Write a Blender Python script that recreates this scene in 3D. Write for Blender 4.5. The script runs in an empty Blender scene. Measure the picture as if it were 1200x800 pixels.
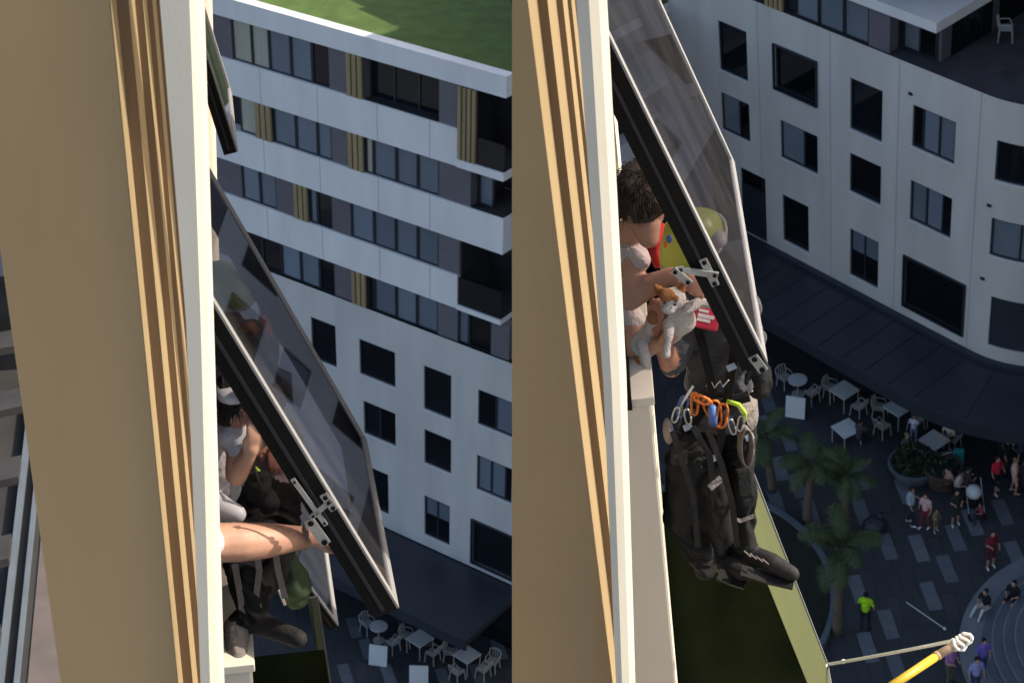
import bpy, bmesh, math, random
import numpy as np
from mathutils import Matrix, Vector, noise
random.seed(7)
SC = bpy.context.scene
COL = SC.collection

# ------------------------------------------------------------------ the two views of the place
# The photograph is a pair of pictures side by side.  Each half is a place of its own:
# X = away from our facade, Y = along our facade, Z = up, the camera at the origin.
F = 2000.0
def nrm(v):
    v = np.array(v, float); return v/np.linalg.norm(v)
class Half:
    def __init__(s, V, H, W):
        g = nrm([V[0], V[1], F])
        u = np.array([-H[0], -H[1], -F]); u = nrm(u-g*(u@g))
        w = np.array([W[0], W[1], F]); w = nrm(w-g*(w@g))
        o = nrm(np.cross(g, w)); o = o if o[0] > 0 else -o
        s.M = np.array([o, w, -g]); s.U = s.M@u; s.N = s.M@nrm(np.cross(u, g))
    def ray(s, x, y): return nrm(s.M@np.array([x-600., y-400., F]))
    def Y(s, x, y, Yv): r = s.ray(x, y); return r*(Yv/r[1])          # point of a vertical plane across our facade
    def Z(s, x, y, Zv): r = s.ray(x, y); return r*(Zv/r[2])          # point of a level plane
R = Half((380, 2500), (-1960, -1302), (30, -1605))
L = Half((-90, 3400), (-3408, -1267), (-421, -1187))
GR = -42.5                       # plaza below the camera, second picture
CAMZ = -GR
def m4(A, t): 
    m = Matrix.Identity(4)
    for i in range(3):
        for j in range(3): m[i][j] = float(A[i][j])
        m[i][3] = float(t[i])
    return m
TR = m4(np.eye(3), (0, 0, CAMZ))
TL = m4(R.M@L.M.T, (0, 0, CAMZ))
def facade(T, h): return T @ m4(np.array([h.U, h.N, [0, 0, 1]]).T, (0, 0, 0))   # axes: along the far facade, into it, up
FRR, FLL = facade(TR, R), facade(TL, L)

# ------------------------------------------------------------------ camera, sky, sun, exposure
cam_d = bpy.data.cameras.new('camera'); cam = bpy.data.objects.new('camera', cam_d); COL.objects.link(cam)
cam_d.sensor_width = 36; cam_d.lens = 36*F/1200; cam_d.clip_start = 0.05; cam_d.clip_end = 3000
cam.matrix_world = m4(np.array([R.M@[1, 0, 0], R.M@[0, -1, 0], R.M@[0, 0, -1]]).T, (0, 0, CAMZ))
SC.camera = cam
cam_d.dof.use_dof = True; cam_d.dof.focus_distance = 6.5; cam_d.dof.aperture_fstop = 10.0
SUN = nrm([0.82, 0.19, 0.54])
wd = bpy.data.worlds.new('World'); SC.world = wd; wd.use_nodes = True
nt = wd.node_tree; bg = nt.nodes['Background']
sky = nt.nodes.new('ShaderNodeTexSky'); sky.sky_type = 'NISHITA'; sky.sun_disc = False
sky.sun_elevation = math.asin(SUN[2]); sky.sun_rotation = math.atan2(SUN[0], SUN[1])
sky.air_density = 1.0; sky.dust_density = 3.0; sky.ozone_density = 1.0
nt.links.new(sky.outputs[0], bg.inputs[0]); bg.inputs[1].default_value = 0.15
sd = bpy.data.lights.new('sun', 'SUN'); sd.energy = 3.6; sd.angle = math.radians(0.5); sd.color = (1.0, 0.93, 0.80)
sun = bpy.data.objects.new('sun', sd); COL.objects.link(sun)
sun.rotation_euler = Vector(SUN).to_track_quat('Z', 'Y').to_euler(); sun.location = (60, 30, 120)
SC.view_settings.view_transform = 'Standard'; SC.view_settings.look = 'None'
SC.view_settings.exposure = 0.6; SC.view_settings.gamma = 1.0
SC.cycles.max_bounces = 8; SC.cycles.transparent_max_bounces = 12

# ------------------------------------------------------------------ materials
def lin(c): return tuple(((v/255)/12.92 if v/255 <= .04045 else ((v/255+.055)/1.055)**2.4) for v in c)
def mat(name, col, rough=.6, var=.12, scale=3., bump=0., bscale=30., metal=0., spec=.5, rnd=0., stretch=(1, 1, 1), detail=6):
    """col: linear base colour; var: uneven tone; bump: fine relief; rnd: tone differs per object"""
    m = bpy.data.materials.new(name); m.use_nodes = True; t = m.node_tree; b = t.nodes['Principled BSDF']
    b.inputs['Roughness'].default_value = rough; b.inputs['Metallic'].default_value = metal
    b.inputs['Specular IOR Level'].default_value = spec
    co = t.nodes.new('ShaderNodeTexCoord'); mp = t.nodes.new('ShaderNodeMapping'); mp.inputs['Scale'].default_value = stretch
    t.links.new(co.outputs['Object'], mp.inputs[0])
    n1 = t.nodes.new('ShaderNodeTexNoise'); n1.inputs['Scale'].default_value = scale; n1.inputs['Detail'].default_value = detail
    t.links.new(mp.outputs[0], n1.inputs['Vector'])
    mr = t.nodes.new('ShaderNodeMapRange'); mr.inputs[1].default_value = .3; mr.inputs[2].default_value = .7
    mr.inputs[3].default_value = 1-var; mr.inputs[4].default_value = 1+var
    t.links.new(n1.outputs[0], mr.inputs[0])
    val = mr.outputs[0]
    if rnd:
        oi = t.nodes.new('ShaderNodeObjectInfo'); m2 = t.nodes.new('ShaderNodeMapRange')
        m2.inputs[3].default_value = 1-rnd; m2.inputs[4].default_value = 1+rnd
        t.links.new(oi.outputs['Random'], m2.inputs[0])
        mm = t.nodes.new('ShaderNodeMath'); mm.operation = 'MULTIPLY'
        t.links.new(val, mm.inputs[0]); t.links.new(m2.outputs[0], mm.inputs[1]); val = mm.outputs[0]
    mx = t.nodes.new('ShaderNodeVectorMath'); mx.operation = 'SCALE'; mx.inputs[0].default_value = col[:3]
    t.links.new(val, mx.inputs['Scale']); t.links.new(mx.outputs[0], b.inputs['Base Color'])
    if bump:
        n2 = t.nodes.new('ShaderNodeTexNoise'); n2.inputs['Scale'].default_value = bscale; n2.inputs['Detail'].default_value = 4
        t.links.new(mp.outputs[0], n2.inputs['Vector'])
        bp = t.nodes.new('ShaderNodeBump'); bp.inputs['Strength'].default_value = bump; bp.inputs['Distance'].default_value = .02
        t.links.new(n2.outputs[0], bp.inputs['Height']); t.links.new(bp.outputs[0], b.inputs['Normal'])
    return m
def glass(name, tint, refl, rcol=(1, 1, 1)):
    m = bpy.data.materials.new(name); m.use_nodes = True; t = m.node_tree; t.nodes.remove(t.nodes['Principled BSDF'])
    o = t.nodes['Material Output']
    tr = t.nodes.new('ShaderNodeBsdfTransparent'); tr.inputs[0].default_value = (*tint, 1)
    gl = t.nodes.new('ShaderNodeBsdfGlossy'); gl.inputs['Roughness'].default_value = .015; gl.inputs[0].default_value = (*rcol, 1)
    fr = t.nodes.new('ShaderNodeFresnel'); fr.inputs[0].default_value = 1.5
    ad = t.nodes.new('ShaderNodeMath'); ad.operation = 'ADD'; ad.use_clamp = True; ad.inputs[1].default_value = refl
    t.links.new(fr.outputs[0], ad.inputs[0])
    mx = t.nodes.new('ShaderNodeMixShader')
    t.links.new(ad.outputs[0], mx.inputs[0]); t.links.new(tr.outputs[0], mx.inputs[1]); t.links.new(gl.outputs[0], mx.inputs[2])
    df = t.nodes.new('ShaderNodeBsdfDiffuse'); df.inputs[0].default_value = (.56, .54, .57, 1)          # haze put into the pane's colour as a dusty film, thicker in smears
    co = t.nodes.new('ShaderNodeTexCoord'); mp = t.nodes.new('ShaderNodeMapping'); mp.inputs['Scale'].default_value = (1, 3, .8); t.links.new(co.outputs['Object'], mp.inputs[0])
    nz = t.nodes.new('ShaderNodeTexNoise'); nz.inputs['Scale'].default_value = 2.2; nz.inputs['Detail'].default_value = 7; t.links.new(mp.outputs[0], nz.inputs['Vector'])
    mr = t.nodes.new('ShaderNodeMapRange'); mr.inputs[1].default_value = .3; mr.inputs[2].default_value = .75; mr.inputs[3].default_value = .012; mr.inputs[4].default_value = .045; t.links.new(nz.outputs[0], mr.inputs[0])
    m2 = t.nodes.new('ShaderNodeMixShader'); t.links.new(mr.outputs[0], m2.inputs[0]); t.links.new(mx.outputs[0], m2.inputs[1]); t.links.new(df.outputs[0], m2.inputs[2])
    ge = t.nodes.new('ShaderNodeNewGeometry'); cl = t.nodes.new('ShaderNodeBsdfTransparent'); m3 = t.nodes.new('ShaderNodeMixShader')   # the pane tints and mirrors once, at the face the light enters
    t.links.new(ge.outputs['Backfacing'], m3.inputs[0]); t.links.new(m2.outputs[0], m3.inputs[1]); t.links.new(cl.outputs[0], m3.inputs[2])
    t.links.new(m3.outputs[0], o.inputs[0])
    return m
M = dict(
    render_wall=mat('white_render', (.60, .56, .52), .8, .11, .9, .12, 60, stretch=(1, 1, .22), detail=9),
    band=mat('white_band', (.81, .78, .745), .6, .08, .9, .05, 40, stretch=(1, 1, .3), detail=9),
    panel=mat('dark_panel', lin((104, 98, 104)), .5, .06, 2, rnd=.08),
    batten=mat('timber_batten', lin((158, 136, 98)), .6, .15, 4, .1, 40, rnd=.1, stretch=(1, 1, .1)),
    frame=mat('dark_frame', lin((38, 42, 50)), .4, .05, 3),
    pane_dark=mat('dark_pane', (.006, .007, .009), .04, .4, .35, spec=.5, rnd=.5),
    pane_blind=mat('blind_pane', lin((112, 120, 130)), .12, .10, .6, spec=.4, rnd=.22, stretch=(1, 1, .3)),
    pane_curtain=mat('curtain_pane', lin((176, 172, 156)), .2, .18, 6, spec=.5, rnd=.1, stretch=(4, 1, .05)),
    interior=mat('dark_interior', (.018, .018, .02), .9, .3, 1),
    brick=mat('brown_cladding', lin((120, 96, 84)), .8, .15, 1.5, .1, 20),
    terrace=mat('terrace_floor', lin((70, 66, 70)), .8, .2, 1.5, .1, 20),
    canopy=mat('canopy_metal', lin((46, 50, 58)), .45, .12, .8, .05, 12),
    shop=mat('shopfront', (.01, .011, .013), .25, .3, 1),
    lawn=mat('lawn', (.075, .125, .022), .95, .22, 1.4, .5, 70),
    paving=mat('dark_paving', lin((64, 66, 70)), .75, .18, .8, .15, 25),
    paver=mat('pale_paver', lin((104, 109, 114)), .75, .14, 3, .1, 40, rnd=.16),
    ground=mat('ground', lin((92, 92, 94)), .9, .2, .2),
    kerb=mat('kerb_stone', lin((124, 128, 132)), .7, .12, 2, .1, 30),
    step=mat('step_stone', lin((96, 104, 112)), .6, .12, 2, .1, 30),
    soil=mat('soil', (.016, .02, .012), .95, .4, 6, .4, 30),
    white=mat('white_paint', (.44, .42, .38), .5, .08, 5),
    board=mat('white_board', (.72, .72, .70), .5, .05, 5),
    wood=mat('brown_wood', lin((92, 76, 62)), .6, .2, 6),
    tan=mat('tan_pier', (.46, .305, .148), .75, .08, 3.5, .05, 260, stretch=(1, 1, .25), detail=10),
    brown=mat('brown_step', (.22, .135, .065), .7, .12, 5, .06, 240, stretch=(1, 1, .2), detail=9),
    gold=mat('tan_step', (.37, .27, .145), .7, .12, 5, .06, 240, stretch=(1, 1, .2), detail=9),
    cream=mat('cream_render', (.74, .675, .545), .7, .06, 5, .03, 260, stretch=(1, 1, .3), detail=10),
    alu=mat('grey_aluminium', lin((150, 148, 146)), .5, .06, 6),
    black=mat('black_frame', (.006, .006, .006), .55, .2, 5, .03, 60, spec=.2),
    matte=mat('matte_dark_green', (.011, .015, .006), .95, .4, 3, spec=.03),
    steel=mat('steel', lin((200, 200, 196)), .3, .1, 20, metal=.7),
    olive=mat('olive_panel', lin((80, 84, 46)), .75, .08, 2, .1, 60),
    sash_glass=glass('tinted_glass', (.50, .46, .49), .06, (.86, .84, .90)),
    skin=mat('skin', (.50, .27, .18), .5, .12, 14, .12, 200, spec=.4),
    skin_dark=mat('tanned_skin', (.42, .20, .13), .5, .14, 14, .12, 200, spec=.4),
    hair=mat('dark_hair', (.065, .043, .029), .55, .5, 30, .9, 160, stretch=(1, 1, .25)),
    hair_black=mat('black_hair', (.012, .010, .010), .5, .5, 30, .9, 160, stretch=(1, 1, .25)),
    shirt_dark=mat('charcoal_shirt', (.062, .063, .070), .9, .25, 7, .5, 45),
    shirt_pale=mat('pale_shirt', (.55, .48, .44), .9, .1, 7, .5, 45),
    shirt_grey=mat('grey_shirt', (.56, .56, .57), .9, .12, 7, .5, 45),
    taupe=mat('taupe_trousers', (.21, .175, .155), .9, .15, 9, .5, 60),
    trouser=mat('black_trousers', (.010, .010, .0095), .85, .3, 9, .2, 60, spec=.25),
    boot=mat('boot', (.018, .016, .015), .7, .3, 12, .2, 60, spec=.3),
    helmet=mat('lime_helmet', (.50, .66, .10), .35, .05, 5),
    helmet_white=mat('white_helmet_part', (.72, .71, .66), .4, .05, 5),
    red=mat('red_cloth', (.55, .02, .02), .8, .15, 20, .3, 60),
    badge=mat('red_badge', (.62, .03, .07), .6, .1, 30),
    print_white=mat('white_print', (.75, .72, .70), .7, .05, 20),
    orange=mat('orange_gear', (.75, .20, .03), .5, .15, 20),
    blue=mat('blue_gear', (.08, .16, .42), .5, .15, 20),
    yellow=mat('yellow_pole', (.72, .42, .03), .45, .10, 10, .05, 60),
    lime=mat('lime_cloth', (.42, .62, .04), .8, .15, 10, .3, 40),
    rope=mat('white_rope', (.82, .80, .74), .9, .08, 60, .25, 220),
    fur=mat('white_fur', (.74, .70, .64), .95, .10, 30, .8, 180),
    ginger=mat('ginger_fur', (.40, .17, .06), .95, .25, 30, .8, 180),
    blackfur=mat('dark_detail', (.02, .015, .013), .6, .1, 10),
    pink=mat('pink_skin', (.6, .28, .24), .6, .05, 10),
    palm=mat('palm_leaf', (.042, .062, .014), .6, .35, 2, rnd=.2),
    trunk=mat('palm_trunk', (.13, .095, .065), .9, .35, 8, .6, 20, stretch=(1, 1, 4)),
    leaf=mat('shrub_leaf', (.035, .065, .022), .7, .4, 6, rnd=.2),
    teal=mat('teal_cloth', (.03, .33, .30), .7, .1, 8),
    tower=mat('tower_wall', (.5, .5, .5), .8, .08, .4),
    roofing=mat('grey_roofing', lin((48, 47, 46)), .8, .25, 1.3, .2, 20),
    rail=mat('pale_rail', lin((138, 138, 134)), .6, .1, 4),
    dark_tone=mat('podium_dark', (.03, .028, .027), .8, .3, 3),  # near-black of the bars that imitate shadows; the low block shares it
    pinkstone=mat('pinkish_stone', lin((96, 86, 82)), .8, .12, 3, .1, 60),
)

def joints(m, sx, sy, depth):            # fine paving joints laid over a plain material
    t = m.node_tree; b = t.nodes['Principled BSDF']; src = b.inputs['Base Color'].links[0].from_socket
    co = t.nodes.new('ShaderNodeTexCoord'); br = t.nodes.new('ShaderNodeTexBrick'); t.links.new(co.outputs['Object'], br.inputs['Vector'])
    br.inputs['Color1'].default_value = (1, 1, 1, 1); br.inputs['Color2'].default_value = (.78, .78, .78, 1); br.inputs['Mortar'].default_value = (depth,)*3+(1,)
    br.inputs['Scale'].default_value = 1.0; br.inputs['Brick Width'].default_value = sx; br.inputs['Row Height'].default_value = sy; br.inputs['Mortar Size'].default_value = .012
    mx = t.nodes.new('ShaderNodeVectorMath'); mx.operation = 'MULTIPLY'; t.links.new(src, mx.inputs[0]); t.links.new(br.outputs[0], mx.inputs[1]); t.links.new(mx.outputs[0], b.inputs['Base Color'])
joints(M['paving'], .45, 1.28, .45); joints(M['terrace'], .6, .6, .6)

# ------------------------------------------------------------------ mesh building
class MB:
    def __init__(s): s.v = []; s.f = []; s.m = []
    def quad(s, pts, mi=0):
        k = len(s.v); s.v += [tuple(map(float, p)) for p in pts]; s.f.append(tuple(range(k, k+len(pts)))); s.m.append(mi); return s
    def hexa(s, p, mi=0):          # 8 points: 4 of one end, 4 of the other
        k = len(s.v); s.v += [tuple(map(float, q)) for q in p]
        for f in ((3, 2, 1, 0), (4, 5, 6, 7), (0, 1, 5, 4), (1, 2, 6, 5), (2, 3, 7, 6), (3, 0, 4, 7)):
            s.f.append(tuple(k+i for i in f)); s.m.append(mi)
        return s
    def box(s, a, b, mi=0):
        (x0, y0, z0), (x1, y1, z1) = a, b
        return s.hexa([(x0, y0, z0), (x1, y0, z0), (x1, y1, z0), (x0, y1, z0), (x0, y0, z1), (x1, y0, z1), (x1, y1, z1), (x0, y1, z1)], mi)
    def obox(s, o, ax, a, b, mi=0):   # box in the basis ax at o
        o = np.array(o, float); A = [np.array(q, float) for q in ax]
        c = [(a[0], a[1], a[2]), (b[0], a[1], a[2]), (b[0], b[1], a[2]), (a[0], b[1], a[2]), (a[0], a[1], b[2]), (b[0], a[1], b[2]), (b[0], b[1], b[2]), (a[0], b[1], b[2])]
        return s.hexa([o+A[0]*q[0]+A[1]*q[1]+A[2]*q[2] for q in c], mi)
    def prism(s, poly, z0, z1, mi=0):
        k = len(s.v); n = len(poly)
        s.v += [(float(x), float(y), z0) for x, y in poly]+[(float(x), float(y), z1) for x, y in poly]
        s.f.append(tuple(k+i for i in reversed(range(n)))); s.f.append(tuple(k+n+i for i in range(n))); s.m += [mi, mi]
        for i in range(n):
            j = (i+1) % n; s.f.append((k+i, k+j, k+n+j, k+n+i)); s.m.append(mi)
        return s
    def tube(s, pts, rad, n=8, mi=0, cap=True):
        pts = [np.array(p, float) for p in pts]
        rad = [rad]*len(pts) if np.isscalar(rad) else rad
        k = len(s.v); ref = None
        for i, p in enumerate(pts):
            d = nrm(pts[min(i+1, len(pts)-1)]-pts[max(i-1, 0)])
            if ref is None: ref = np.array([0, 0, 1.]) if abs(d[2]) < .9 else np.array([1., 0, 0])
            a = nrm(np.cross(ref, d)); b = np.cross(d, a); ref = b
            for j in range(n):
                t = 2*math.pi*j/n; s.v.append(tuple(p+rad[i]*(a*math.cos(t)+b*math.sin(t))))
        for i in range(len(pts)-1):
            for j in range(n):
                q = (j+1) % n; s.f.append((k+i*n+j, k+i*n+q, k+(i+1)*n+q, k+(i+1)*n+j)); s.m.append(mi)
        if cap:
            s.f.append(tuple(k+j for j in reversed(range(n)))); s.f.append(tuple(k+(len(pts)-1)*n+j for j in range(n))); s.m += [mi, mi]
        return s
    def ribbon(s, pts, w, t, face, mi=0):      # flat webbing: half width w, half thickness t, facing 'face'
        pts = [np.array(p, float) for p in pts]; k = len(s.v); f = nrm(face)
        for i, p in enumerate(pts):
            d = nrm(pts[min(i+1, len(pts)-1)]-pts[max(i-1, 0)]); a = nrm(np.cross(d, f)); b = np.cross(a, d)
            s.v += [tuple(p-a*w-b*t), tuple(p+a*w-b*t), tuple(p+a*w+b*t), tuple(p-a*w+b*t)]
        for i in range(len(pts)-1):
            for j in range(4):
                q = (j+1) % 4; s.f.append((k+i*4+j, k+i*4+q, k+i*4+4+q, k+i*4+4+j)); s.m.append(mi)
        s.f += [(k+3, k+2, k+1, k), tuple(k+(len(pts)-1)*4+j for j in range(4))]; s.m += [mi, mi]
        return s
    def capsule(s, p, q, r0, r1, mi=0, n=12):
        p = np.array(p, float); q = np.array(q, float); L_ = np.linalg.norm(q-p)
        d = (q-p)/L_ if L_ > 1e-6 else np.array([0, 0, 1.])
        P_, r_ = [], []
        for a in (-89, -60, -30): P_.append(p+d*r0*math.sin(math.radians(a))); r_.append(r0*math.cos(math.radians(a)))
        P_.append(p); r_.append(r0)
        if L_ > 1e-6: P_.append(q); r_.append(r1)
        for a in (30, 60, 89): P_.append(q+d*r1*math.sin(math.radians(a))); r_.append(r1*math.cos(math.radians(a)))
        return s.tube(P_, r_, n, mi)
    def ell(s, c, ax, mi=0, n=14, m=9):      # ax: three half-axis vectors
        c = np.array(c, float); ax = [np.array(a, float) for a in ax]; k = len(s.v)
        for i in range(1, m):
            t = math.pi*i/m
            for j in range(n):
                p = 2*math.pi*j/n
                s.v.append(tuple(c+ax[0]*math.sin(t)*math.cos(p)+ax[1]*math.sin(t)*math.sin(p)+ax[2]*math.cos(t)))
        s.v += [tuple(c+ax[2]), tuple(c-ax[2])]; top = len(s.v)-2
        for i in range(m-2):
            for j in range(n):
                q = (j+1) % n; s.f.append((k+i*n+j, k+(i+1)*n+j, k+(i+1)*n+q, k+i*n+q)); s.m.append(mi)
        for j in range(n):
            q = (j+1) % n
            s.f.append((top, k+j, k+q)); s.m.append(mi); s.f.append((top+1, k+(m-2)*n+q, k+(m-2)*n+j)); s.m.append(mi)
        return s
    def mesh(s, name, mats, base=(0, 0, 0), smooth=False):
        me = bpy.data.meshes.new(name); b = np.array(base, float)
        me.from_pydata([tuple(np.array(v)-b) for v in s.v], [], s.f)
        for mm in mats: me.materials.append(mm)
        if len(mats) > 1: me.polygons.foreach_set('material_index', s.m)
        if smooth: me.polygons.foreach_set('use_smooth', [True]*len(me.polygons))
        bm = bmesh.new(); bm.from_mesh(me); bmesh.ops.recalc_face_normals(bm, faces=bm.faces); bm.to_mesh(me); bm.free()
        me.update(); return me
BASE = {}
def tag(o, label=None, cat=None, group=None, kind=None):
    if label: o['label'] = label
    if cat: o['category'] = cat
    if group: o['group'] = group
    if kind: o['kind'] = kind
    return o
def thing(name, T, base, label, cat, group=None, rz=0):
    o = bpy.data.objects.new(name, None); o.empty_display_size = .1; COL.objects.link(o)
    o.matrix_world = T @ Matrix.Translation(Vector([float(b) for b in base])) @ Matrix.Rotation(rz, 4, 'Z')
    BASE[o.name] = base; return tag(o, label, cat, group)
def link(name, me, parent=None, T=None, base=(0, 0, 0)):
    o = bpy.data.objects.new(name, me); COL.objects.link(o)
    if parent is not None: o.parent = parent; BASE[o.name] = BASE[parent.name]
    else:
        o.matrix_world = T @ Matrix.Translation(Vector([float(b) for b in base])); BASE[o.name] = base
    return o
def part(name, mb, mats, parent=None, T=None, base=None, smooth=False, bevel=0):
    mats = mats if isinstance(mats, (list, tuple)) else [mats]
    mats = [M[m] if isinstance(m, str) else m for m in mats]
    b = BASE[parent.name] if parent is not None else (base if base is not None else (0, 0, 0))
    o = link(name, mb.mesh(name, mats, b, smooth), parent, T, b)
    if bevel:
        md = o.modifiers.new('bevel', 'BEVEL'); md.width = bevel; md.segments = 2; md.limit_method = 'ANGLE'
    return o
def dup(o, parent=None, matrix=None):
    c = o.copy(); COL.objects.link(c); c.parent = parent
    BASE[c.name] = BASE.get(o.name, (0, 0, 0))
    if matrix is not None: c.matrix_world = matrix
    for ch in list(o.children): dup(ch, c)
    return c
def B1(a, b, mi=0): return MB().box(a, b, mi)

# ------------------------------------------------------------------ bodies: overlapping limbs grown into one skin
def body_mesh(name, shapes, mats, voxel=.012, smooth=4, folds=()):
    """shapes: ('c',p,q,r0,r1,mi) tapered limbs, ('e',centre,axes,mi) ellipsoids"""
    mb = MB()
    for s in shapes:
        if s[0] == 'c': mb.capsule(s[1], s[2], s[3], s[4])
        else: mb.ell(s[1], s[2])
    me0 = mb.mesh('tmp', []); o = bpy.data.objects.new('tmp', me0); COL.objects.link(o)
    r = o.modifiers.new('r', 'REMESH'); r.mode = 'VOXEL'; r.voxel_size = voxel
    sm = o.modifiers.new('s', 'SMOOTH'); sm.factor = .5; sm.iterations = smooth
    bpy.context.view_layer.update()
    me = bpy.data.meshes.new_from_object(o.evaluated_get(bpy.context.evaluated_depsgraph_get()))
    bpy.data.objects.remove(o); bpy.data.meshes.remove(me0); me.name = name
    me.materials.clear()
    for m_ in mats: me.materials.append(M[m_])
    nv = len(me.vertices); V = np.empty(nv*3); me.vertices.foreach_get('co', V); V = V.reshape(-1, 3)
    def owner(C):
        best = np.full(len(C), 1e9); mi = np.zeros(len(C), int)
        for s in shapes:
            if s[0] == 'c':
                p, q = np.array(s[1], float), np.array(s[2], float); d = q-p; l2 = max(d@d, 1e-9)
                t = np.clip(((C-p)@d)/l2, 0, 1); D = np.linalg.norm(C-(p+t[:, None]*d), axis=1)-(s[3]+(s[4]-s[3])*t); k = s[5]
            else:
                A = np.array(s[2], float); ln = np.linalg.norm(A, axis=1); W_ = (C-np.array(s[1]))@(A/ln[:, None]).T/ln
                D = (np.linalg.norm(W_, axis=1)-1)*ln.min(); k = s[3]
            u = D < best; best[u] = D[u]; mi[u] = k
        return mi
    nf = len(me.polygons); C = np.empty(nf*3); me.polygons.foreach_get('center', C); mi = owner(C.reshape(-1, 3))
    me.polygons.foreach_set('material_index', mi.astype(np.int32)); me.polygons.foreach_set('use_smooth', [True]*nf)
    if folds:
        Nn = np.empty(nv*3); me.vertices.foreach_get('normal', Nn); Nn = Nn.reshape(-1, 3); vm = owner(V)
        amp = np.array([dict(folds).get(i, 0.) for i in range(len(mats))])
        for i in range(nv):
            a = amp[vm[i]]
            if a:
                p = Vector(V[i]); w = noise.noise_vector(p*6)*.12
                V[i] += Nn[i]*a*(noise.noise(Vector((p.x*7+w.x*12, p.y*7, p.z*17+w.z*40)))+noise.noise(p*20)*.2)
        me.vertices.foreach_set('co', V.ravel())
    me.update(); return me
def body(name, shapes, mats, parent, voxel=.012, smooth=4, folds=()):
    b = np.array(BASE[parent.name], float)
    sh = [(s[0], np.array(s[1], float)-b, np.array(s[2], float)-b, *s[3:]) if s[0] == 'c' else (s[0], np.array(s[1], float)-b, *s[2:]) for s in shapes]
    return link(name, body_mesh(name, sh, mats, voxel, smooth, folds), parent)
def sph(c, r, mi=0): return ('e', c, [(r, 0, 0), (0, r, 0), (0, 0, r)], mi)
def hand(wrist, aim, back, mi, s=1.0, curl=.9, side=1):
    """palm + five unequal bent fingers; aim: along the hand, back: out of the back of the hand"""
    w = np.array(wrist, float); a = nrm(aim); b = np.array(back, float); b = nrm(b-a*(b@a)); c = np.cross(a, b)*side
    out = [('c', w, w+a*.03*s, .026*s, .030*s, mi)]
    pal = w+a*.055*s
    out.append(('e', pal, [a*.052*s, c*.043*s, b*.018*s], mi))
    for k, (off, ln) in enumerate(((-.031, .062), (-.011, .074), (.011, .078), (.031, .070))):
        p = w+a*.095*s+c*off*s; ang = curl*.35
        for j, (fr, rr) in enumerate(((.45, .0095), (.32, .0088), (.25, .0080))):
            d = a*math.cos(ang)-b*math.sin(ang); q = p+d*ln*fr*s
            out.append(('c', p, q, rr*s, (rr-.0008)*s, mi)); p = q; ang += curl*.75
    p = w+a*.03*s+c*.030*s
    d = nrm(a*.75+c*.75-b*.25*curl); q = p+d*.036*s; out.append(('c', p, q, .0125*s, .011*s, mi))
    d = nrm(a*.95+c*.15-b*.35*curl); out.append(('c', q, q+d*.032*s, .0105*s, .0095*s, mi))
    return out

# ------------------------------------------------------------------ ground
tag(part('ground', MB().quad([(-900, -300, 0), (900, -300, 0), (900, 1500, 0), (-900, 1500, 0)]), 'ground', T=m4(np.eye(3), (0, 0, -16))), kind='structure')
KL, KR = 1.05, 1.36
GL = -39.4*KL-3.3
rp = [(-6.2, 86), (-3.55, 59), (-2.4, 48), (-1.1, 35.5), (.6, 20), (60, 10), (90, 86)]
plaza = tag(part('plaza', MB().prism(rp, GR-.4, GR), 'paving', T=TR), kind='structure')
lp = []
for p in ((645, 430), (645, 560), (645, 700), (645, 900)):
    q = L.Z(*p, GL); lp.append((q[0], q[1]))
lp = [(-30, lp[0][1]+6), (lp[0][0], lp[0][1])]+lp[1:]+[(2, 34), (-30, 34)]
plaza_l = tag(part('plaza', MB().prism(lp, GL-.4, GL), 'paving', T=TL), kind='structure')

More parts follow.
